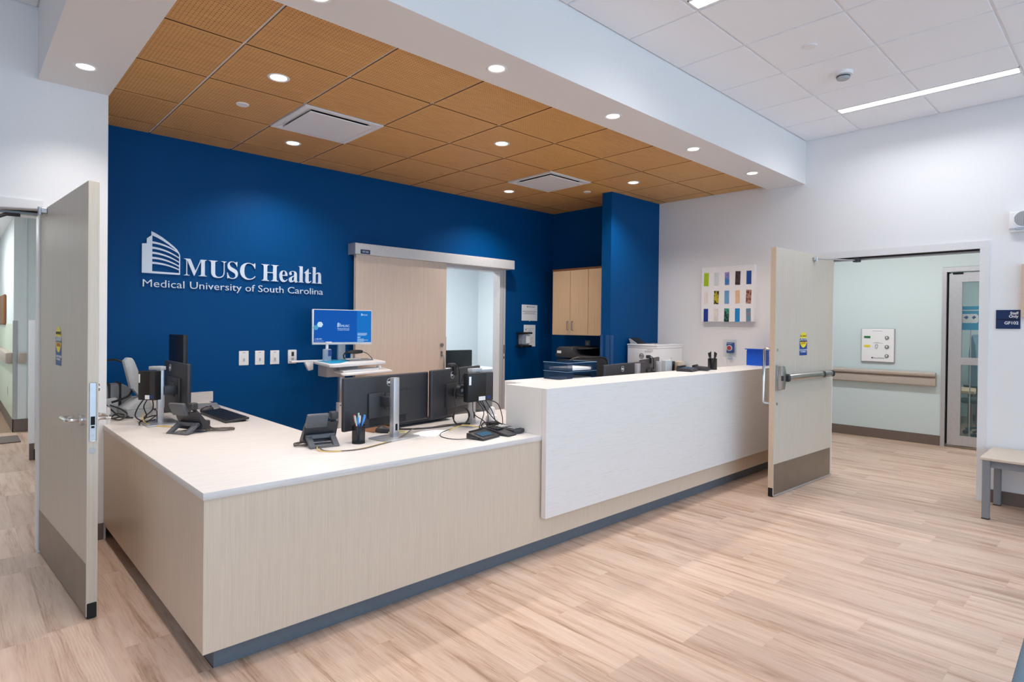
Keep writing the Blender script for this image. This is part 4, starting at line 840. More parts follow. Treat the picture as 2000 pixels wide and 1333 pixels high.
# office behind the sliding door
t = thing('office_desk', 'white office desk behind the sliding door', 'desk', (5.6, 7.3, 0))
part('desktop', G().box(-.8, -.4, .70, .8, .4, .735, bev=.003, seg=1), 'wplast', t)
for a in (-.75, .75): part('leg', G().box(a-.03, -.36, 0, a+.03, .36, .70), 'alu', t)
t = thing('office_monitor', 'black monitor on the office desk behind the sliding door', 'monitor', (5.52, 7.0, .735), 0)
part('screen_body', G().box(-.25, -.02, -.02+.06, .25, .02, .30, bev=.015, seg=3), 'black', t); part('stand', G().cyl((0, 0, .0), (0, 0, .05), .05).cyl((0, 0, 0), (0, 0, .008), .1), 'black', t)
t = thing('wall_dispenser', 'white wall dispenser in the office behind the sliding door', 'dispenser', (5.26, 8.2, 1.62), 0)
part('case', G().box(-.10, -.12, -.35, .10, -.0005, .12, bev=.006, seg=1), 'wplast', t); part('bracket', G().box(-.14, -.15, .12, .16, -.0005, .22, bev=.004, seg=1), 'pgrey', t); part('knob', G().cyl((.10, -.06, -.33), (.16, -.06, -.33), .02), 'grey', t)
single('coat_rack', G().box(-.03, -.03, 0, .03, .03, 1.25, bev=.006, seg=1).box(-.2, -.2, 0, .2, .2, .03), 'black', 'slim black stand in the office beside the sliding door edge', 'stand', (4.86, 6.5, 0))
# ------------------------------------------------------------------ reception desk
ZT = .738
t = thing('reception_desk', 'long pale oak reception desk base with dark recessed kick', 'desk', (.722, 2.505, 0))
part('front_panel', G().box(0, 0, .100, 5.496, .020, .708), 'oak', t)
part('end_panel', G().box(0, .0205, .100, .020, 2.072, .708), 'oak', t)
part('toe_kick', G().box(.060, .065, 0, 5.496, .080, .0995), 'kick', t, 'slate blue toe kick')
part('toe_kick', G().box(.060, .081, 0, .075, 2.072, .0995), 'kick', t)
part('inner_panel', G().box(.842, .98, .0, .862, 2.88, .708).box(.862, .98, 0, 1.9, 1.0, .5), 'oak', t)
t = thing('worktop', 'low white L-shaped worktop holding the computers', 'worktop', (0, 0, 0))
part('slab', G().prism([(.718, 2.499), (6.215, 2.499), (6.215, 3.50), (1.585, 3.50), (1.585, 5.395), (.738, 5.395), (.738, 4.578), (.718, 4.578)], 'z', .7085, ZT, bev=.0015), 'top', t)
t = thing('backsplash', 'low white backsplash strip where the return meets the walls', 'backsplash', (.757, 5.376, ZT))
part('back_strip', G().box(0, 0, .0004, .858, .021, .085), 'top', t); part('side_strip', G().box(-.020, -.793, .0004, 0, 0, .104), 'top', t)
t = thing('transaction_counter', 'raised white stone-look counter block on the desk', 'counter', (2.617, 2.46, 0))
part('front_panel', G().box(0, 0, .238, 3.598, .0385, 1.026, bev=.001, seg=1), 'stone', t)
part('end_panel', G().box(0, .0395, ZT+.0005, .036, .36, 1.026, bev=.0008, seg=1), 'stone', t)
part('counter_top', G().box(.037, .0395, .990, 3.598, .36, 1.026, bev=.0008, seg=1), 'stone', t); part('back_panel', G().box(.037, .34, ZT+.0005, 3.598, .36, .989), 'stone', t)

# ------------------------------------------------------------------ computers
def monitor(label, loc, rz, cx, y, w, zb, zt, post_h=.355, grp='desk monitors', logo=True, base=(.125, .085), posts=True, mark=.0, thick=.026):
    t = thing('computer_monitor', label, 'monitor', loc, rz, grp)
    x0, x1 = cx-w/2, cx+w/2; hm = (zb+zt)/2
    part('back_shell', G().box(x0, y, zb, x1, y+thick, zt, bev=.009, seg=3), 'soft', t)
    part('back_bulge', G().prism([(cx-w*.25, zb+.055), (cx+w*.25, zb+.055), (cx+w*.25, zt-.10), (cx-w*.25, zt-.10)], 'y', y-.014, y+.003, bev=.006), 'soft', t)
    part('port_recess', G().box(cx-w*.22, y-.004, zb+.008, cx+w*.20, y+.002, zb+.062, bev=.002, seg=1), 'black', t)
    part('screen', G().box(x0+.006, y+thick, zb+.012, x1-.006, y+thick+.002, zt-.006), 'black', t)
    if logo:
        lx = cx+mark; rg = part('round_mark', G().lathe([(.021, y-.003), (.024, y-.003), (.024, y+.002), (.021, y+.002)], (lx, 0, zt-.045), axis='y', n=32), 'pgrey', t, 'round pale logo ring')
        text('lettering', 'DELL', .0165, 'paper', rg, (lx, y-.0008, zt-.0510), BACK, 'CENTER', bold=.0008)
    if posts:
        part('stand_post', G().box(-.022, -.018, .005, .022, .018, post_h, bev=.004), 'alu', t, 'silver stand post')
        part('cable_hole', G().box(-.009, -.0195, .045, .009, .0195, .085, bev=.003), 'dark', t)
        part('stand_base', G().box(-base[0], -base[1], 0, base[0], base[1], .009, bev=.004), 'alu', t, 'flat silver stand base')
        part('tilt_arm', G().box(min(-.03, cx-.03) if abs(cx) < .02 else -.03, .015, hm-.03, .03, y-.012, hm+.03, bev=.006).box(cx-.05, y-.02, hm-.05, cx+.05, y-.010, hm+.05, bev=.008), 'soft', t)
    return t
GM = 'desk monitors'
m1 = monitor('black monitor seen from behind on a silver stand beside the pen cup', (1.900, 3.010, ZT), 10.5, .055, .105, .675, .057, .362)
m2 = monitor('black monitor seen from behind with a small computer on its stand post', (2.550, 3.085, ZT), 20, .06, .150, .63, .052, .372, post_h=.366, mark=-.07)
m3 = monitor('black monitor rising behind the raised white counter with a pale logo ring', (4.235, 2.93, ZT), 9, .0, .10, .76, .05, .358, post_h=.360, mark=-.08)
m4 = monitor('narrow turned black monitor behind the raised counter, webcam on top', (5.12, 3.30, ZT), 20, .0, .07, .74, .05, .357, post_h=.33, logo=False)
ml = monitor('black monitor turned side-on behind the grey desk phone on the return', (1.005, 4.425, ZT), -90, -.075, .105, .55, .035, .395, post_h=.377, base=(.13, .10), mark=-.12)
t = thing('computer_monitor', 'tall black monitor standing upright by the blue wall', 'monitor', (1.225, 5.03, ZT), -86, GM)
part('back_shell', G().box(-.155, .02, .055, .155, .05, .572, bev=.008, seg=2), 'black', t); part('screen', G().box(-.15, .05, .06, .15, .052, .567), 'soft', t)
part('stand_post', G().box(-.03, -.03, .005, .03, .0, .33, bev=.004), 'soft', t); part('stand_base', G().box(-.12, -.1, 0, .12, .1, .010, bev=.004), 'soft', t); part('tilt_arm', G().box(-.04, -.005, .25, .04, .025, .32, bev=.004), 'black', t)
def mini_pc(label, loc, rz, sw=.222, sh=.186, depth=.045, side=False):
    t = thing('mini_computer', label, 'computer', loc, rz, 'small computers on monitor stands')
    part('case', G().box(-sw/2, -depth, 0, sw/2, 0, sh, bev=.003), 'black', t)
    g = G()
    for k in range(14): g.box(sw/2, -depth+.006, .012+k*.012, sw/2+.0012, -.006, .017+k*.012)
    part('vent', g, 'dark', t); part('front_bezel', G().box(sw*.20, -depth-.001, .002, sw/2-.002, -depth, sh-.002), 'soft', t)
    part('service_tag', G().box(-sw*.08, -depth-.0012, .006, sw*.18, -depth, .032), 'paper', t); part('asset_tag', G().box(-sw*.46, -depth-.0012, sh-.075, -sw*.38, -depth, sh-.02), 'paper', t)
    part('blue_tag', G().box(sw*.26, -depth-.0018, .014, sw*.38, -depth-.001, .032), 'sblue', t)
    part('mount_arm', G().box(-.03, 0, .03, .03, .032, .05, bev=.003, seg=1).box(-.03, 0, .12, .03, .032, .14, bev=.003, seg=1), 'black', t)
    part('mount_cap', G().box(-.035, .002, sh+.002, .055, .05, sh+.026, bev=.004), 'pgrey', t)
    return t
mini_pc('small black computer with white tags on the stand beside the raised counter', (2.522, 3.008, .908), 2)
mini_pc('small black computer on the stand post of the turned monitor', (.952, 4.375, .905), -52, .12, .185, .055)

def keyboard(label, loc, rz, w=.46, d=.15, tilt=4):
    t = thing('keyboard', label, 'keyboard', loc, rz, 'desk keyboards')
    rm = (R(tilt), 0, 0)
    part('tray', G().box(-w/2, -d/2, .006, w/2, d/2, .022, bev=.004), 'soft', t, rot=rm)
    g = G()
    for r_ in range(5):
        n = 20
        for k in range(n):
            x0 = -w/2+.010+k*(w-.02)/n; y0 = -d/2+.012+r_*(d-.026)/5
            g.box(x0+.001, y0+.001, .022, x0+(w-.02)/n-.002, y0+(d-.026)/5-.003, .0275)
    o = part('keys', g, 'black', t, rot=rm); o['kind'] = 'stuff'
    part('foot', G().box(-w/2+.03, d/2-.03, 0, -w/2+.06, d/2-.015, .018).box(w/2-.06, d/2-.03, 0, w/2-.03, d/2-.015, .018), 'black', t)
    return t
keyboard('black keyboard on the return beside the blue wall', (1.402, 4.42, ZT), -90, .54, .155, 5)
keyboard('black keyboard behind the two silver monitor stands', (2.33, 3.385, ZT), 7, .50, .15, -7)
def mouse(label, loc, rz):
    t = thing('computer_mouse', label, 'mouse', loc, rz, 'computer mice')
    prof = [(.001, .036), (.012, .0355), (.022, .031), (.029, .021), (.031, .010), (.029, 0), (.001, 0)]
    g = G().lathe(prof, n=24)
    for v in g.b.verts: v.co.y *= 1.75; v.co.z *= .95 if v.co.y < 0 else 1.05
    part('body', g, 'soft', t); part('wheel', G().cyl((-.004, .03, .034), (.004, .03, .034), .007, n=14), 'black', t)
    return t
mouse('black mouse above the keyboard on the return', (1.40, 4.80, ZT), -70); mouse('black mouse under the pen cup monitor', (1.945, 3.20, ZT), 40)
single('mouse_mat', G().box(-.11, -.09, .0005, .11, .09, .003), 'brown', 'dark brown mat behind the pen cup on the low worktop', 'mat', (1.98, 3.33, ZT), 10)

m['phone'] = plain('phone_grey_plastic', (88, 90, 96), .5)
def desk_phone(label, loc, rz, cord):
    t = thing('desk_phone', label, 'telephone', loc, rz, 'grey desk phones')
    # seen from behind: foot frame toward -y, keypad slope toward +y
    part('base_body', G().prism([(.085, .012), (.10, .022), (-.012, .150), (-.040, .150), (.02, .05), (.0, .02)], 'x', -.105, .105, bev=.005), 'soft', t)
    part('display_head', G().prism([(-.012, .128), (-.044, .118), (-.085, .200), (-.078, .212), (-.058, .212)], 'x', -.105, .028, bev=.008), 'phone', t, 'grey tilted display head')
    part('screen', G().prism([(-.0125, .140), (-.055, .2085), (-.0565, .2075), (-.014, .139)], 'x', -.09, .012), 'black', t)
    g = G()
    for sx in (-.095, .055): g.prism([(.012, .055), (-.012, .070), (-.100, .012), (-.100, .0), (-.08, .0)], 'x', sx, sx+.035, bev=.003)
    g.box(-.095, -.105, .0, .09, -.080, .010, bev=.002, seg=1); g.box(-.095, -.02, .045, .09, .004, .072, bev=.003, seg=1)
    part('foot_frame', g, 'phone', t, 'grey splayed foot frame')
    g = G(); g.tube([(.070, .085, .040), (.070, .070, .064), (.070, .010, .125), (.070, -.045, .190), (.070, -.052, .205)], .013, n=10)
    g.box(.045, .045, .035, .096, .098, .080, bev=.012, seg=3); g.box(.045, -.065, .165, .096, -.010, .215, bev=.012, seg=3)
    part('handset', g, 'soft', t, 'charcoal handset in its cradle')
    pts = []; P = spline([Vector(p) for p in cord], 40)
    for k, p in enumerate(P): a = k*1.25; pts.append(p+Vector((.0, cos(a)*.006, sin(a)*.006+.002)))
    part('coil_cord', G().tube(pts, .0028, n=5, smooth=0), 'bcable', t, 'coiled handset cord')
    g = G()
    for r_ in range(4):
        for k in range(3):
            f = .25+r_*.14; y = .10-.112*f; z = .022+.128*f
            g.box(-.075+k*.028, y-.006, z, -.055+k*.028, y+.006, z+.006)
    part('keypad', g, 'pgrey', t); t.scale = (.86, .86, .86)
    return t
desk_phone('grey desk phone with splayed foot on the return, cord trailing toward the aisle', (1.055, 3.955, ZT), -62, ((.07, .09, .035), (.09, .12, .012), (.14, .165, .010), (.20, .19, .010), (.235, .16, .010), (.215, .10, .010), (.15, .07, .010), (.10, .05, .012)))
desk_phone('grey desk phone seen from behind beside the pen cup', (1.480, 3.09, ZT), -8, ((-.06, .06, .02), (-.10, .075, .012), (-.145, .06, .010), (-.15, .02, .010), (-.115, -.01, .010), (-.08, .0, .012)))

# pens in their cups
def cup(label, loc, r, h, pens, grp, mat='mesh'):
    t = thing('pen_cup', label, 'pen cup', loc, 0, 'wire pen cups')
    part('cup_wall', G().lathe([(r, .0), (r, h), (r-.0015, h), (r-.0015, .002)], n=28), mat, t); part('rim', G().lathe([(r-.002, h-.001), (r+.0015, h-.001), (r+.0015, h+.003), (r-.002, h+.003)], n=28), 'black', t)
    part('cup_floor', G().cyl((0, 0, .0005), (0, 0, .004), r), 'black', t); return t
def pen(label, loc, lean, az, col, L, grp):
    t = thing('pen', label, 'pen', loc, 0, grp); t.rotation_euler = (R(lean), 0, R(az))
    part('barrel', G().cyl((0, 0, 0), (0, 0, L*.72), .0042, n=10), col[0], t); part('cap', G().cyl((0, 0, L*.72), (0, 0, L), .0050, n=10), col[1], t); part('clip', G().box(-.0012, -.0075, L*.76, .0012, -.004, L*.97), col[1], t)
m['wire'] = glassy('black_wire_mesh', (10, 10, 12), .55, .5)
m['penb'] = plain('sky_blue_pen', (72, 142, 214), .35); m['penw'] = plain('white_pen', (226, 230, 236), .35); m['penr'] = plain('red_pen', (206, 60, 70), .35); m['peng'] = plain('pale_green_pen', (176, 200, 186), .35)
cx, cy = 1.663, 3.002
cup('black wire cup full of blue pens on the low worktop', (cx, cy, ZT), .036, .098, 0, None, 'wire')
PN = [('bright blue pen leaning out toward the phone', -.018, .010, 16, 75, 'penb', 'penb', .155), ('second blue pen leaning toward the phone', -.012, -.006, 13, 60, 'penb', 'penb', .157), ('white capped pen in the middle of the worktop cup', .0, .008, 5, 10, 'penb', 'penw', .150),
      ('pale green pen standing tallest in the worktop cup', .006, .012, 6, -30, 'peng', 'peng', .165), ('dark blue pen at the front of the worktop cup', .004, -.012, 6, -60, 'sblue', 'penb', .142), ('red pen leaning toward the monitor', .014, .006, 13, -80, 'penr', 'penr', .158),
      ('white pen leaning toward the monitor beside the red one', .017, -.004, 14, -75, 'penw', 'peng', .154)]
for lb, dx, dy, ln, az, c0, c1, L in PN: pen(lb, (cx+dx*.4, cy+dy*.4, ZT+.006), ln, az, (c0, c1), L, 'pens in the worktop cup')
cx, cy = 5.060, 2.690; ZR = 1.026
cup('black wire cup of black pens on the raised counter', (cx, cy, ZR), .040, .098, 0, None, 'wire')
for k in range(6): pen('black pen in the wire cup on the raised counter', (cx+.012*cos(k*1.05), cy+.012*sin(k*1.05), ZR+.006), 12+2*(k % 3), k*61, ('black', 'black'), .150+.006*(k % 3), 'black pens on the raised counter')

# payment and signature devices
t = thing('signature_pad', 'charcoal signature pad with blue display on the worktop edge', 'signature pad', (2.298, 2.672, ZT), 14)
part('case', G().prism([(-.062, 0), (.062, 0), (.062, .034), (.045, .036), (-.062, .014)], 'x', -.085, .085, bev=.004), 'soft', t); sl = math.atan2(.022, .107)
part('display', G().box(-.055, -.030, 0, .05, .022, .0012), 'lcd', t, loc=(0, -.006, .0275), rot=(sl, 0, 0)); part('bezel', G().box(-.066, -.038, 0, .064, .030, .0008), 'black', t, loc=(0, -.006, .0268), rot=(sl, 0, 0))
part('stylus', G().cyl((-.07, .052, .041), (.06, .052, .041), .0045, n=10), 'black', t); part('side_button', G().cyl((-.0855, -.03, .011), (-.087, -.03, .011), .005, n=10), 'dark', t)
t = thing('pin_pad', 'charcoal card terminal with black keys beside the signature pad', 'card terminal', (2.452, 2.70, ZT), 12)
part('case', G().prism([(-.10, .0), (.10, 0), (.10, .040), (.03, .034), (-.085, .012), (-.10, .008)], 'x', -.045, .045, bev=.004), 'soft', t)
for r_ in range(4):
    for k in range(3): part('key', G().box(-.034+k*.024, -.01+r_*.021, .029+r_*.0022, -.014+k*.024, .006+r_*.021, .038+r_*.0022, bev=.0015, seg=1), 'black', t)
part('card_slot', G().box(-.03, -.101, .002, .03, -.099, .006), 'dark', t)
t = thing('card_reader', 'grey card reader with oval keypad touching the raised counter block', 'card terminal', (2.556, 2.735, ZT), 3)
t.location = (2.556, 2.735, ZT)
part('case', G().prism([(-.05, -.10), (.0, -.115), (.048, -.10), (.05, .09), (-.05, .09)], 'z', .004, .028, bev=.006), 'soft', t); part('display', G().box(-.038, .02, .028, .038, .080, .031, bev=.001, seg=1), 'pgrey', t)
part('keypad', G().box(-.034, -.088, .028, .034, .0, .0295), 'black', t)
for k in range(9): part('key', G().box(-.028+(k % 3)*.020, -.078+(k//3)*.022, .029, -.013+(k % 3)*.020, -.064+(k//3)*.022, .033), 'pgrey', t)
def counter_terminal(label, loc, rz, disp):
    t = thing('card_terminal', label, 'card terminal', loc, rz, 'terminals on the raised counter')
    part('case', G().prism([(-.07, 0), (.07, 0), (.07, .034), (-.05, .026), (-.07, .012)], 'x', -.10, .10, bev=.005), 'soft', t)
    part('display', G().box(-.05, -.03, .0, .05, .03, .002), 'lcd' if disp else 'black', t, loc=(0, .0, .0295), rot=(.066, 0, 0))
    part('hood', G().box(-.09, .045, .030, .09, .07, .046, bev=.005), 'black', t)
counter_terminal('dark terminal with small lit display on the raised counter', (4.685, 2.72, ZR), 12, True); counter_terminal('dark terminal next to the wire pen cup on the raised counter', (4.905, 2.71, ZR), 20, False)
t = thing('storage_bin', 'bright blue plastic bin on the raised counter beside the open staff door', 'bin', (6.06, 2.72, ZR), 0)
g = G(); g.box(-.085, -.08, 0, .085, -.076, .15); g.box(-.085, .076, 0, .085, .08, .15); g.box(-.085, -.076, 0, -.081, .076, .165); g.box(.081, -.076, 0, .085, .076, .165); g.box(-.081, -.076, 0, .081, .076, .006)
part('bin_body', g, 'binblue', t); part('bin_rim', G().box(-.10, -.092, .150, .10, -.078, .158).box(-.108, -.088, .162, -.083, .088, .172), 'binblue', t); part('label_slot', G().box(-.05, -.085, .02, .05, -.080, .025).box(-.088, -.0845, .075, .088, -.080, .080).box(-.004, -.0845, .0, .004, -.080, .15), 'binblue', t)

# papers on the low worktop
def sheet(label, loc, rz, w, d, mat='paper', h=.003): return single('paper_sheet' if mat != 'ycable' else 'sticky_notes', G().box(-w/2, -d/2, .0006, w/2, d/2, h), mat, label, 'paper' if mat != 'ycable' else 'notes', (loc[0], loc[1], ZT), rz)
sheet('white paper folder lying between the two monitor stands', (2.15, 3.0, 0), 30, .22, .16); sheet('small white card near the front edge between the stands', (2.075, 2.93, 0), 20, .07, .05, h=.006)
m['notes'] = plain('pale_yellow_notes', (236, 222, 166), .8)
single('sticky_notes', G().box(-.045, -.035, .0006, .045, .035, .014), 'notes', 'pale yellow sticky note block behind the silver stand', 'notes', (1.985, 3.105, ZT), 10)
single('clipboard', G().box(-.12, -.16, .001, .12, .16, .007, bev=.002, seg=1), 'grey', 'flat dark grey clipboard by the white backsplash', 'clipboard', (1.45, 5.10, ZT), -12)
t = thing('tissue_pack', 'soft white tissue pack leaning against the raised counter block', 'tissues', (2.735, 3.09, ZT), 10)
part('pack', G().lathe([(.001, .0), (.040, .002), (.046, .02), (.038, .045), (.022, .05), (.026, .075), (.016, .10), (.001, .105)], n=14), 'paper', t)
single('power_adapter', G().box(-.04, -.025, .001, .04, .025, .032, bev=.004), 'black', 'black power adapter brick beside the raised counter block', 'adapter', (2.60, 2.93, ZT), 15)

# cables
def cable(label, pts, r=.003, mat='cable', grp='desk cables', z=ZT):
    return single('cable', G().tube([(p[0], p[1], (p[2] if len(p) > 2 else r+.001)+z) for p in pts], r, n=6), mat, label, 'cable', grp=grp) if False else tag(part('cable', G().tube([(p[0], p[1], (p[2] if len(p) > 2 else r+.001)+z) for p in pts], r, n=6), mat), label, 'cable', grp)
cable('brown cable running along the worktop from the phone by the pen cup', [(1.43, 3.0, .012), (1.42, 2.93), (1.47, 2.865), (1.58, 2.835), (1.72, 2.875), (1.86, 2.93), (1.98, 3.0, .02), (2.10, 3.10, .02), (2.22, 3.11, .012), (2.36, 3.09, .02), (2.5, 3.05, .012)], .0032, 'bcable')
cable('cream cable running beside the brown one on the worktop', [(1.415, 2.99, .012), (1.40, 2.935), (1.455, 2.87), (1.57, 2.843), (1.72, 2.887), (1.85, 2.945), (1.96, 3.02), (2.06, 3.12)], .0028, 'ycable')
cable('yellow network cable under the turned monitor stand', [(.93, 4.52, .06), (.915, 4.44, .02), (.94, 4.33), (.995, 4.24), (1.05, 4.16), (1.08, 4.06)], .0035, 'ycable')
cable('thick black cable bundle crossing behind the silver stand', [(1.95, 3.05, .04), (2.05, 3.10, .022), (2.16, 3.08, .018), (2.30, 3.05, .02), (2.40, 3.02, .03), (2.48, 3.02, .02)], .006)
cable('yellow cable arched in front of the silver stand base', [(2.28, 2.98), (2.36, 2.96, .03), (2.45, 2.94, .02), (2.49, 2.90), (2.50, 2.86)], .0035, 'ycable')
lp = []
for k in range(34): a = 2*pi*k/10; lp.append((2.365+(.062+.002*(k % 3))*cos(a), 2.965+.006*sin(k*1.7), .088+.056*sin(a)))
cable('black cable wound into a round coil hanging by the stand', lp, .0032)
cable('thin black cord hanging from the coil up to the headset', [(2.33, 2.97, .13), (2.325, 2.985, .2), (2.34, 3.0, .26), (2.37, 3.01, .30)], .0025)
for k, (a, b, c_, d) in enumerate((((2.55, 2.98, .17), (2.56, 2.93, .08), (2.52, 2.88, .02), (2.60, 2.86, .01)), ((2.58, 2.98, .17), (2.62, 2.96, .10), (2.64, 2.95, .04), (2.68, 2.99, .01)), ((2.47, 2.98, .17), (2.44, 2.93, .10), (2.50, 2.90, .05), (2.48, 2.84, .01)), ((2.51, 2.98, .17), (2.54, 2.95, .10), (2.49, 2.92, .04), (2.46, 2.9, .01)),
                                   ((2.60, 2.98, .175), (2.68, 2.97, .14), (2.72, 2.97, .06), (2.70, 2.94, .01)), ((2.53, 2.98, .17), (2.58, 2.96, .10), (2.62, 2.92, .04), (2.66, 2.88, .01)))):
    cable(['black cable hanging straight down from the small computer to the tangle', 'black cable from the small computer curling toward the adapter brick', 'black cable from the small computer nearest the round coil', 'black cable from the small computer bending toward the signature pad', 'black cable bowing widest from the small computer toward the raised counter', 'black cable from the small computer ending by the card reader'][k], (a, b, c_, d), .0032, grp='cables below the small computer')
cable('black tangle lying between the stand and the card terminal', [(2.44, 2.82), (2.48, 2.90, .02), (2.55, 2.95, .03), (2.64, 2.93, .02), (2.66, 2.86, .012), (2.60, 2.83, .02), (2.56, 2.88, .02), (2.50, 2.84, .02), (2.44, 2.88, .012)], .0045)
cable('thin dark cable looping from the signature pad', [(2.215, 2.66, .012), (2.14, 2.72), (2.12, 2.84), (2.20, 2.95), (2.32, 3.0, .01)], .0025)
for k, pts in enumerate((((.93, 4.50, .16), (.90, 4.53, .10), (.89, 4.55, .04), (.93, 4.50, .01), (1.0, 4.53, .01)), ((.95, 4.49, .16), (.94, 4.56, .10), (.96, 4.58, .03), (.90, 4.48, .01), (.88, 4.38, .01)), ((.97, 4.47, .16), (.99, 4.55, .08), (.95, 4.60, .02), (1.02, 4.60, .03), (.93, 4.44, .012)))):
    cable(['black cable dropping in a wide bow beside the turned monitor stand', 'black cable dropping toward the yellow network cable', 'black cable running behind the turned monitor stand'][k], pts, .0038, grp='cables at the turned monitor')
for k, pts in enumerate((((.80, 4.78), (.86, 4.75, .02), (.90, 4.80, .01), (.84, 4.84, .03), (.79, 4.80, .01)), ((.78, 4.72, .02), (.83, 4.70), (.88, 4.74, .03), (.86, 4.82, .06), (.80, 4.86, .09)), ((.77, 4.84, .10), (.80, 4.76, .06), (.84, 4.72, .02), (.91, 4.72, .01)))):
    cable(['black cable looped flat in front of the paddle machine', 'black cable climbing from the worktop toward the grey bag', 'black cable falling from the grey bag to the worktop'][k], pts, .005, grp='cables at the grey machine')
cable('thick black hose arching over the grey machine', [(.78, 5.02, .38), (.84, 5.0, .395), (.90, 4.98, .37), (.94, 4.97, .30), (.955, 4.96, .22), (.93, 4.93, .15), (.88, 4.92, .12), (.82, 4.93, .10)], .008)
# grey machine at the wall end of the return
t = thing('document_scanner', 'grey machine with a tall paddle arm on the return', 'machine', (.955, 4.87, ZT), 8)
part('base_body', G().prism([(-.085, 0), (.085, 0), (.085, .058), (.060, .125), (.015, .130), (-.08, .062)], 'y', -.075, .11, bev=.006), 'pgrey', t)
part('paddle_arm', G().prism([(-.075, .39), (-.052, .415), (-.022, .41), (-.010, .385), (.035, .24), (.062, .205), (.075, .10), (.045, .09), (.005, .175), (-.030, .195)], 'y', .0, .05, bev=.007), 'pgrey', t, 'long pale paddle arm'); part('seam', G().box(-.02, -.0765, .02, -.018, -.0745, .05).box(-.086, -.0765, .056, .085, -.0748, .058), 'grey', t)
t = thing('equipment_bag', 'grey lumpy bag with black straps behind the paddle machine', 'bag', (.855, 5.06, ZT), 0)
part('bag_body', G().prism([(-.08, 0), (.10, 0), (.105, .14), (.08, .205), (.02, .225), (-.05, .215), (-.085, .16)], 'y', -.07, .07, bev=.028), 'grey', t); part('strap', G().box(.02, -.075, .01, .034, .074, .231, bev=.004, seg=1).box(-.045, -.074, .01, -.031, .074, .226, bev=.004, seg=1), 'black', t)
part('front_pocket', G().prism([(-.075, 0), (.02, 0), (.01, .13), (-.07, .12)], 'y', -.10, -.06, bev=.015), 'pgrey', t)
t = thing('headset', 'black round headset hanging by the logo monitor', 'headset', (2.40, 3.02, .985), 0)
part('ear_cushion', G().lathe([(.012, -.02), (.030, -.022), (.036, -.012), (.036, .004), (.012, .01)], axis='y', n=24), 'black', t); part('ear_plate', G().lathe([(.001, -.012), (.013, -.014), (.013, -.004), (.001, -.004)], axis='y', n=20), 'grey', t)
part('headband', G().tube([(0, .0, .03), (.01, .0, .07), (.03, .005, .11)], .006), 'black', t)
def webcam(label, loc, rz):
    t = thing('webcam', label, 'webcam', loc, rz, 'webcams on monitors')
    part('camera_body', G().box(-.03, -.02, .004, .03, .02, .032, bev=.009, seg=3), 'soft', t); part('clip', G().box(-.018, -.032, -.05, .018, -.024, .006, bev=.003, seg=1).box(-.018, -.03, .0, .018, .02, .006), 'black', t)
    part('lead', G().tube([(.01, -.02, .02), (.016, -.045, .0), (.022, -.05, -.05), (.025, -.045, -.11)], .004), 'black', t)
webcam('black webcam clipped on the monitor beside the small computer', (2.50, 3.245, 1.112), 20); webcam('black webcam clipped on the narrow turned monitor', (5.06, 3.375, 1.097), 20)

# things behind the raised counter
t = thing('document_box', 'white low cabinet box under the letter trays behind the counter', 'box', (3.60, 3.27, ZT), 0)
part('case', G().box(-.40, -.17, 0, .45, .20, .232, bev=.004, seg=1), 'wplast', t); part('slot', G().box(-.30, -.1715, .19, -.05, -.169, .20), 'dark', t)
t = thing('letter_trays', 'smoky blue stacked letter trays holding white paper', 'letter tray', (3.765, 3.255, ZT+.233), 0)
for k in range(2):
    z = k*.072
    ty = part('tray', G().box(-.185, -.11, z, .185, .15, z+.004).box(-.185, -.11, z+.004, -.181, .15, z+.066).box(.181, -.11, z+.004, .185, .15, z+.066).box(-.185, .146, z, .185, .15, z+.066).box(-.181, -.11, z+.048, .181, -.106, z+.066).box(-.181, -.11, z+.004, -.12, -.106, z+.048).box(.12, -.11, z+.004, .181, -.106, z+.048), 'trayblue', t)
    part('tray_rim', G().box(-.188, -.113, z+.066, .188, -.106, z+.0685).box(-.188, -.106, z+.066, -.181, .153, z+.0685).box(.181, -.106, z+.066, .188, .153, z+.0685), 'edgeclear', ty)
    part('paper_stack', G().box(-.15, -.10, z+.005, .15, .12, z+.014+.010*k), 'paper', ty)
office_chair('black mesh office chair behind the letter trays', (4.74, 4.06, 0), 165, 'mesh', 1.09, None)
t = thing('copier', 'dark grey copier in the alcove under the oak cabinets', 'copier', (5.56, 4.55, 0), 0)
part('body', G().box(-.24, -.22, .02, .24, .27, .90, bev=.01), 'black', t); part('scanner_bed', G().box(-.26, -.24, .90, .25, .28, 1.02, bev=.012), 'black', t)
part('feeder_lid', G().prism([(.285, 1.035), (-.20, 1.035), (-.22, 1.06), (-.02, 1.075), (.02, 1.13), (.04, 1.165), (.24, 1.165), (.275, 1.14), (.30, 1.06)], 'x', -.265, .20, bev=.01), 'soft', t, 'charcoal document feeder'); part('feeder_tray', G().prism([(.03, 1.130), (.03, 1.155), (-.215, 1.160), (-.215, 1.150)], 'x', -.20, .15, bev=.003), 'soft', t)
part('label_mark', G().box(-.2665, .20, 1.085, -.265, .265, 1.115), 'paper', t); part('control_panel', G().prism([(.08, .93), (-.24, .93), (-.24, 1.0), (.08, 1.0)], 'x', -.34, -.26, bev=.01), 'black', t)
t = thing('wall_cabinet', 'honey oak wall cabinet with three doors above the copier', 'cabinet', (5.83, 4.72, 1.30), 0)
part('carcass', G().box(-.308, -.565, 0.0, -.001, .365, .808), 'cab', t); part('reveal', G().box(-.312, -.560, .004, -.3085, .360, .786), 'dark', t); part('top_scribe', G().box(-.335, -.57, .790, -.001, .368, .812), 'brown', t)
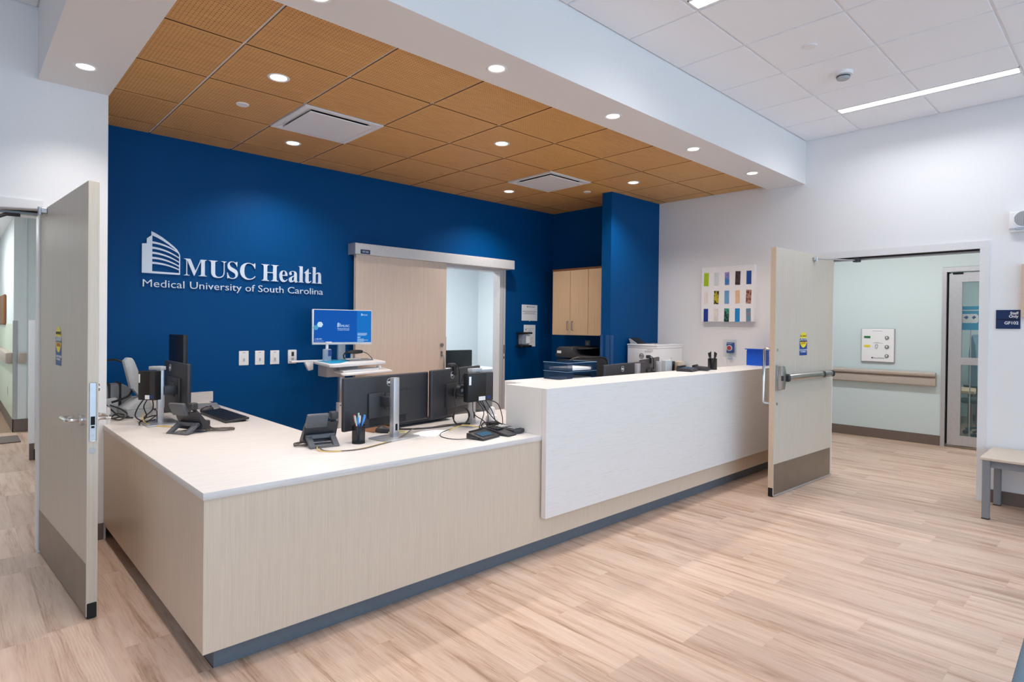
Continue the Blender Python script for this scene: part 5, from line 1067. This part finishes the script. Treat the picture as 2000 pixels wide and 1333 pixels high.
for y0, y1, hy in ((.0765, .364, .105), (-.2035, .0715, .03), (-.565, -.2085, None)):
    d = part('door', G().box(-.333, y0, 0.0, -.313, y1, .788, bev=.001, seg=1), 'cab', t)
    if hy is not None: part('handle', G().tube([(-.333, hy, .06), (-.357, hy, .062), (-.357, hy, .165), (-.333, hy, .167)], .006, smooth=0), 'grey', d)
t = thing('wall_outlet', 'grey wall outlet between the copier and the oak cabinet', 'outlet', (5.83, 4.784, 1.19), -90)
part('plate', G().box(-.04, -.006, -.04, .04, -.0005, .04, bev=.002, seg=1), 'grey', t); part('socket', G().box(-.015, -.009, -.02, .015, -.006, .02), 'pgrey', t); part('plug', G().box(-.02, -.03, -.05, .02, -.006, -.02, bev=.004), 'black', t)
t = thing('printer_stand', 'low white cabinet under the white printer', 'cabinet', (5.82, 3.79, 0), 0)
part('carcass', G().box(-.30, -.21, .08, .36, .215, .76), 'wplast', t); part('plinth', G().box(-.28, -.19, 0, .34, .20, .08), 'kick', t); part('door', G().box(-.32, -.205, .09, -.301, .21, .75, bev=.002, seg=1), 'wplast', t)
t = thing('laser_printer', 'large white laser printer in front of the blue wing wall', 'printer', (5.557, 3.60, .762), 0)
part('case', G().box(0, 0, 0, .52, .385, .448, bev=.006), 'wplast', t); part('top_deck', G().box(-.006, -.004, .437, .526, .39, .456, bev=.006), 'wplast', t)
part('output_well', G().prism([(.10, .05), (.34, .05), (.34, .33), (.10, .33)], 'z', .4555, .457), 'grey', t); part('case_seam', G().box(-.0012, 0, .412, 0.0, .385, .415).box(0, -.0012, .412, .52, 0, .415), 'grey', t)
rg = part('round_mark', G().lathe([(.024, -.0022), (.029, -.0022), (.029, .0), (.024, .0)], (0, .195, .325), axis='x', n=32), 'soft', t, 'round logo ring')
text('lettering', 'hp', .042, 'soft', rg, (-.0015, .195, .315), RIGHTW, 'CENTER', bold=.0006)
g = G(); g.box(-.001, .05, .395, 0, .125, .399); g.box(-.001, .05, .380, 0, .155, .384); g.box(-.001, .07, .368, 0, .155, .372); part('print_lines', g, 'ink', t)
part('front_tray', G().box(-.012, .02, .03, 0, .365, .20, bev=.004, seg=1), 'wplast', t)
part('touch_panel', G().prism([(.27, .456), (.36, .456), (.385, .512), (.375, .516)], 'x', .02, .20, bev=.003), 'pgrey', t); part('touch_screen', G().prism([(.268, .4575), (.372, .518), (.370, .521), (.265, .4605)], 'x', .03, .19), 'black', t)
# small bottles and boxes rising behind the raised counter
t = thing('tumbler', 'slim black tumbler behind the raised counter', 'tumbler', (4.688, 2.895, ZT)); part('body', G().lathe([(.001, 0), (.032, 0), (.038, .345), (.001, .345)]), 'black', t); part('lid', G().lathe([(.001, .345), (.040, .345), (.040, .366), (.001, .366)]), 'soft', t); part('straw', G().cyl((.005, 0, .36), (.01, 0, .40), .004), 'clear', t)
single('file_box', G().box(-.05, -.025, 0, .05, .025, .380, bev=.003, seg=1), 'pgrey', 'pale grey upright file box beside the black tumbler', 'box', (4.585, 2.87, ZT), 0); single('file_box', G().box(-.045, -.025, 0, .045, .025, .362, bev=.003, seg=1), 'tan', 'tan upright box on the far side of the black tumbler', 'box', (4.79, 2.87, ZT), 0)

# ------------------------------------------------------------------ standing workstation by the sign
t = thing('standing_workstation', 'white height adjustable workstation on a column by the blue wall', 'workstation', (2.60, 5.02, 0))
part('floor_base', G().box(-.25, -.22, .02, .25, .22, .05, bev=.01).box(-.27, -.24, .0, -.21, -.18, .02).box(.21, -.24, 0, .27, -.18, .02).box(-.27, .18, 0, -.21, .24, .02).box(.21, .18, 0, .27, .24, .02), 'wplast', t)
part('column', G().box(-.035, -.03, .05, .035, .03, .69, bev=.006), 'wplast', t, 'white lower column'); part('inner_column', G().box(-.026, -.022, .69, .026, .022, .975, bev=.005), 'alu', t, 'grey inner column'); part('column_screw', G().cyl((-.02, -.03, .665), (-.02, -.032, .665), .006, n=10).cyl((.01, -.03, .665), (.01, -.032, .665), .006, n=10), 'soft', t)
def at(p): return [(a-2.60, b-5.02) for a, b in p]
part('desktop', G().prism(at([(2.415, 5.27), (2.29, 4.63), (2.315, 4.60), (2.93, 4.80), (3.05, 5.24), (3.04, 5.30)]), 'z', 1.040, 1.066, bev=.006), 'wplast', t, 'white desktop')
part('keyboard_tray', G().prism(at([(2.50, 5.0), (2.37, 4.55), (2.40, 4.53), (2.94, 4.70), (3.08, 5.12), (3.06, 5.16)]), 'z', .972, .988, bev=.004), 'wplast', t); part('keyboard', G().prism(at([(2.47, 4.80), (2.43, 4.66), (2.86, 4.80), (2.91, 4.94)]), 'z', .988, 1.004, bev=.004), 'paper', t)
part('tray_slide', G().box(-.08, -.12, .985, .10, .12, 1.041, bev=.004, seg=1), 'pgrey', t); part('mouse', G().lathe([(.001, 1.016), (.02, 1.012), (.028, .988), (.001, .988)], (.36, -.05, 0)), 'wplast', t)
part('side_handle', G().box(-.42, .10, 1.058, -.10, .16, 1.074, bev=.004, seg=1).prism([(-.30, 1.06), (-.22, 1.06), (-.22, .99), (-.26, .98)], 'y', .10, .14, bev=.004), 'wplast', t, 'white side handle and bracket'); part('junction_box', G().box(-.18, -.08, .93, -.02, .10, 1.040, bev=.008), 'pgrey', t)
part('screen_post', G().box(.03, .115, 1.066, .10, .150, 1.33, bev=.004), 'aluw', t)
mo = thing('display_screen', 'lit white framed monitor showing the blue hospital screen', 'monitor', (2.640, 5.085, 1.375), -13)
WS, HS = .545, .322
part('bezel', G().box(-WS/2, -.02, -HS/2, WS/2, .012, HS/2, bev=.004), 'wplast', mo)
sc = part('screen', G().box(-WS/2+.012, -.0215, -HS/2+.022, WS/2-.006, -.020, HS/2-.006), 'screen', mo, 'glowing blue screen')
part('side_band', G().box(.130, -.0222, -HS/2+.022, WS/2-.006, -.0215, HS/2-.006), 'screen2', sc)
def hexa(x, z, r): return [(x+r*cos(pi/3*k), z+r*sin(pi/3*k)) for k in range(6)]
part('hexagon', G().prism(hexa(-.206, .022, .027), 'y', -.0226, -.0215), 'screenw', sc); part('hexagon', G().prism(hexa(-.243, -.006, .024), 'y', -.0224, -.0215), 'screenc', sc)
sl_ = G()
for (a, b, w, h) in ((-.050, .0, .006, .036), (-.0435, .0, .002, .045)): sl_.box(a, -.0226, b, a+w, -.0215, b+h)
for k in range(5): sl_.prism([(-.041, .005+k*.008), (-.020, .003+k*.006), (-.020, .0055+k*.006), (-.041, .0085+k*.008)], 'y', -.0226, -.0215)
part('building_mark', sl_, 'screenw', sc)
text('lettering', 'MUSC', .030, 'screenw', sc, (-.017, -.0226, .001), BACK); text('lettering', 'Medical University\nof South Carolina', .0150, 'screenw', sc, (.005, -.0226, -.018), BACK, 'CENTER')
text('lettering', '1:48 PM', .0190, 'screenw', sc, (-.252, -.0226, -.116), BACK); text('lettering', 'Thursday, June 8, 2023', .0085, 'screenw', sc, (-.252, -.0226, -.130), BACK)
sl_ = G().box(.170, -.0232, .108, .176, -.0222, .130); 
for k in range(3): sl_.box(.178, -.0232, .110+k*.006, .184, -.0222, .113+k*.006)
part('building_mark', sl_, 'screenw', sc); text('lettering', 'MUSC', .017, 'screenw', sc, (.186, -.0232, .110), BACK)
g = G()
for z, w in ((-.058, .09), (-.067, .09), (-.076, .08), (-.092, .03), (-.100, .025), (-.112, .06), (-.122, .10), (-.132, .06)): g.box(.136, -.0230, z, .136+w, -.0222, z+.0035)
part('print_lines', g, 'screenw', sc)
part('arm_mount', G().box(-.035, .012, -.05, .06, .03, .05, bev=.004), 'aluw', mo)
t = thing('sanitizer_bottle', 'clear pump bottle of hand sanitizer on the white workstation', 'bottle', (2.44, 4.98, 1.0665))
part('bottle_body', G().box(-.036, -.022, 0, .036, .022, .115, bev=.012, seg=3), 'clear', t); part('pump_neck', G().cyl((0, 0, .113), (0, 0, .150), .012).cyl((0, 0, .15), (0, 0, .168), .005), 'wplast', t); part('pump_spout', G().box(-.014, -.012, .166, .042, .012, .178, bev=.003), 'wplast', t); part('bottle_label', G().box(0.0, -.0235, .05, .034, -.0222, .105), 'sblue', t)
single('desk_pad', G().prism([(2.43, 5.20), (2.34, 4.70), (2.44, 4.73), (2.72, 5.05), (2.74, 5.22)], 'z', 1.0665, 1.070), 'teal', 'bright teal mat on the white workstation desktop', 'mat')
single('tablet_folder', G().prism([(2.70, 5.15), (2.62, 4.90), (2.90, 4.97), (2.96, 5.18)], 'z', 1.0665, 1.074), 'grey', 'dark flat folder on the white workstation desktop', 'folder')
t = thing('barcode_scanner', 'black scanner on its small stand below the blue screen', 'scanner', (2.70, 4.98, 1.075)); part('scanner_body', G().prism([(-.085, .062), (-.06, .085), (.04, .092), (.085, .088), (.085, .062), (.02, .055)], 'y', -.025, .025, bev=.008), 'black', t); part('stand', G().box(-.085, -.03, 0, .06, .03, .016, bev=.005).cyl((-.02, 0, .015), (-.02, 0, .058), .012), 'pgrey', t); part('lead', G().tube([(.08, 0, .075), (.14, 0, .055), (.18, -.02, .01), (.17, -.03, .005)], .003), 'black', t); part('grip', G().tube([(-.085, 0, .065), (-.10, 0, .04), (-.09, 0, .014)], .007), 'black', t)

# ------------------------------------------------------------------ bench and chair by the camera
t = thing('bench', 'oak topped bench on grey metal legs under the room sign', 'bench', (5.62, .815, 0))
part('bench_top', G().box(-.006, -1.75, .440, .575, .012, .460, bev=.003, seg=1), 'oak', t); part('apron', G().box(.03, -1.72, .385, .05, -.02, .4395).box(.50, -1.72, .385, .52, -.02, .4395).box(.05, -.04, .385, .50, -.02, .4395), 'grey', t)
for x in (.0, .515):
    for y in (-.05, -1.72):
        lg = part('leg', G().box(x, y, .006, x+.048, y+.045, .4395, bev=.002, seg=1), 'alu' if False else 'grey', t); part('glide', G().box(x-.001, y-.001, 0, x+.049, y+.046, .006), 'rubber', lg)
t = thing('lounge_chair', 'steel blue upholstered lounge chair cut off by the lower frame corner', 'chair', (2.15, -.142, 0), 1.5)
part('seat', G().box(-.36, -.33, .22, .38, .26, .44, bev=.04, seg=3), 'bluefab', t); part('arm', G().box(-.42, .268, .14, .34, .352, .605, bev=.03, seg=3), 'bluefab', t); part('arm', G().box(-.42, -.43, .14, .34, -.34, .605, bev=.03, seg=3), 'bluefab', t)
part('backrest', G().box(.345, -.43, .14, .46, .352, .80, bev=.04, seg=3), 'bluefab', t)
for x in (-.36, .36):
    for y in (-.36, .28): part('leg', G().cyl((x, y, 0), (x, y, .16), .016, .024, n=14), 'brown', t)
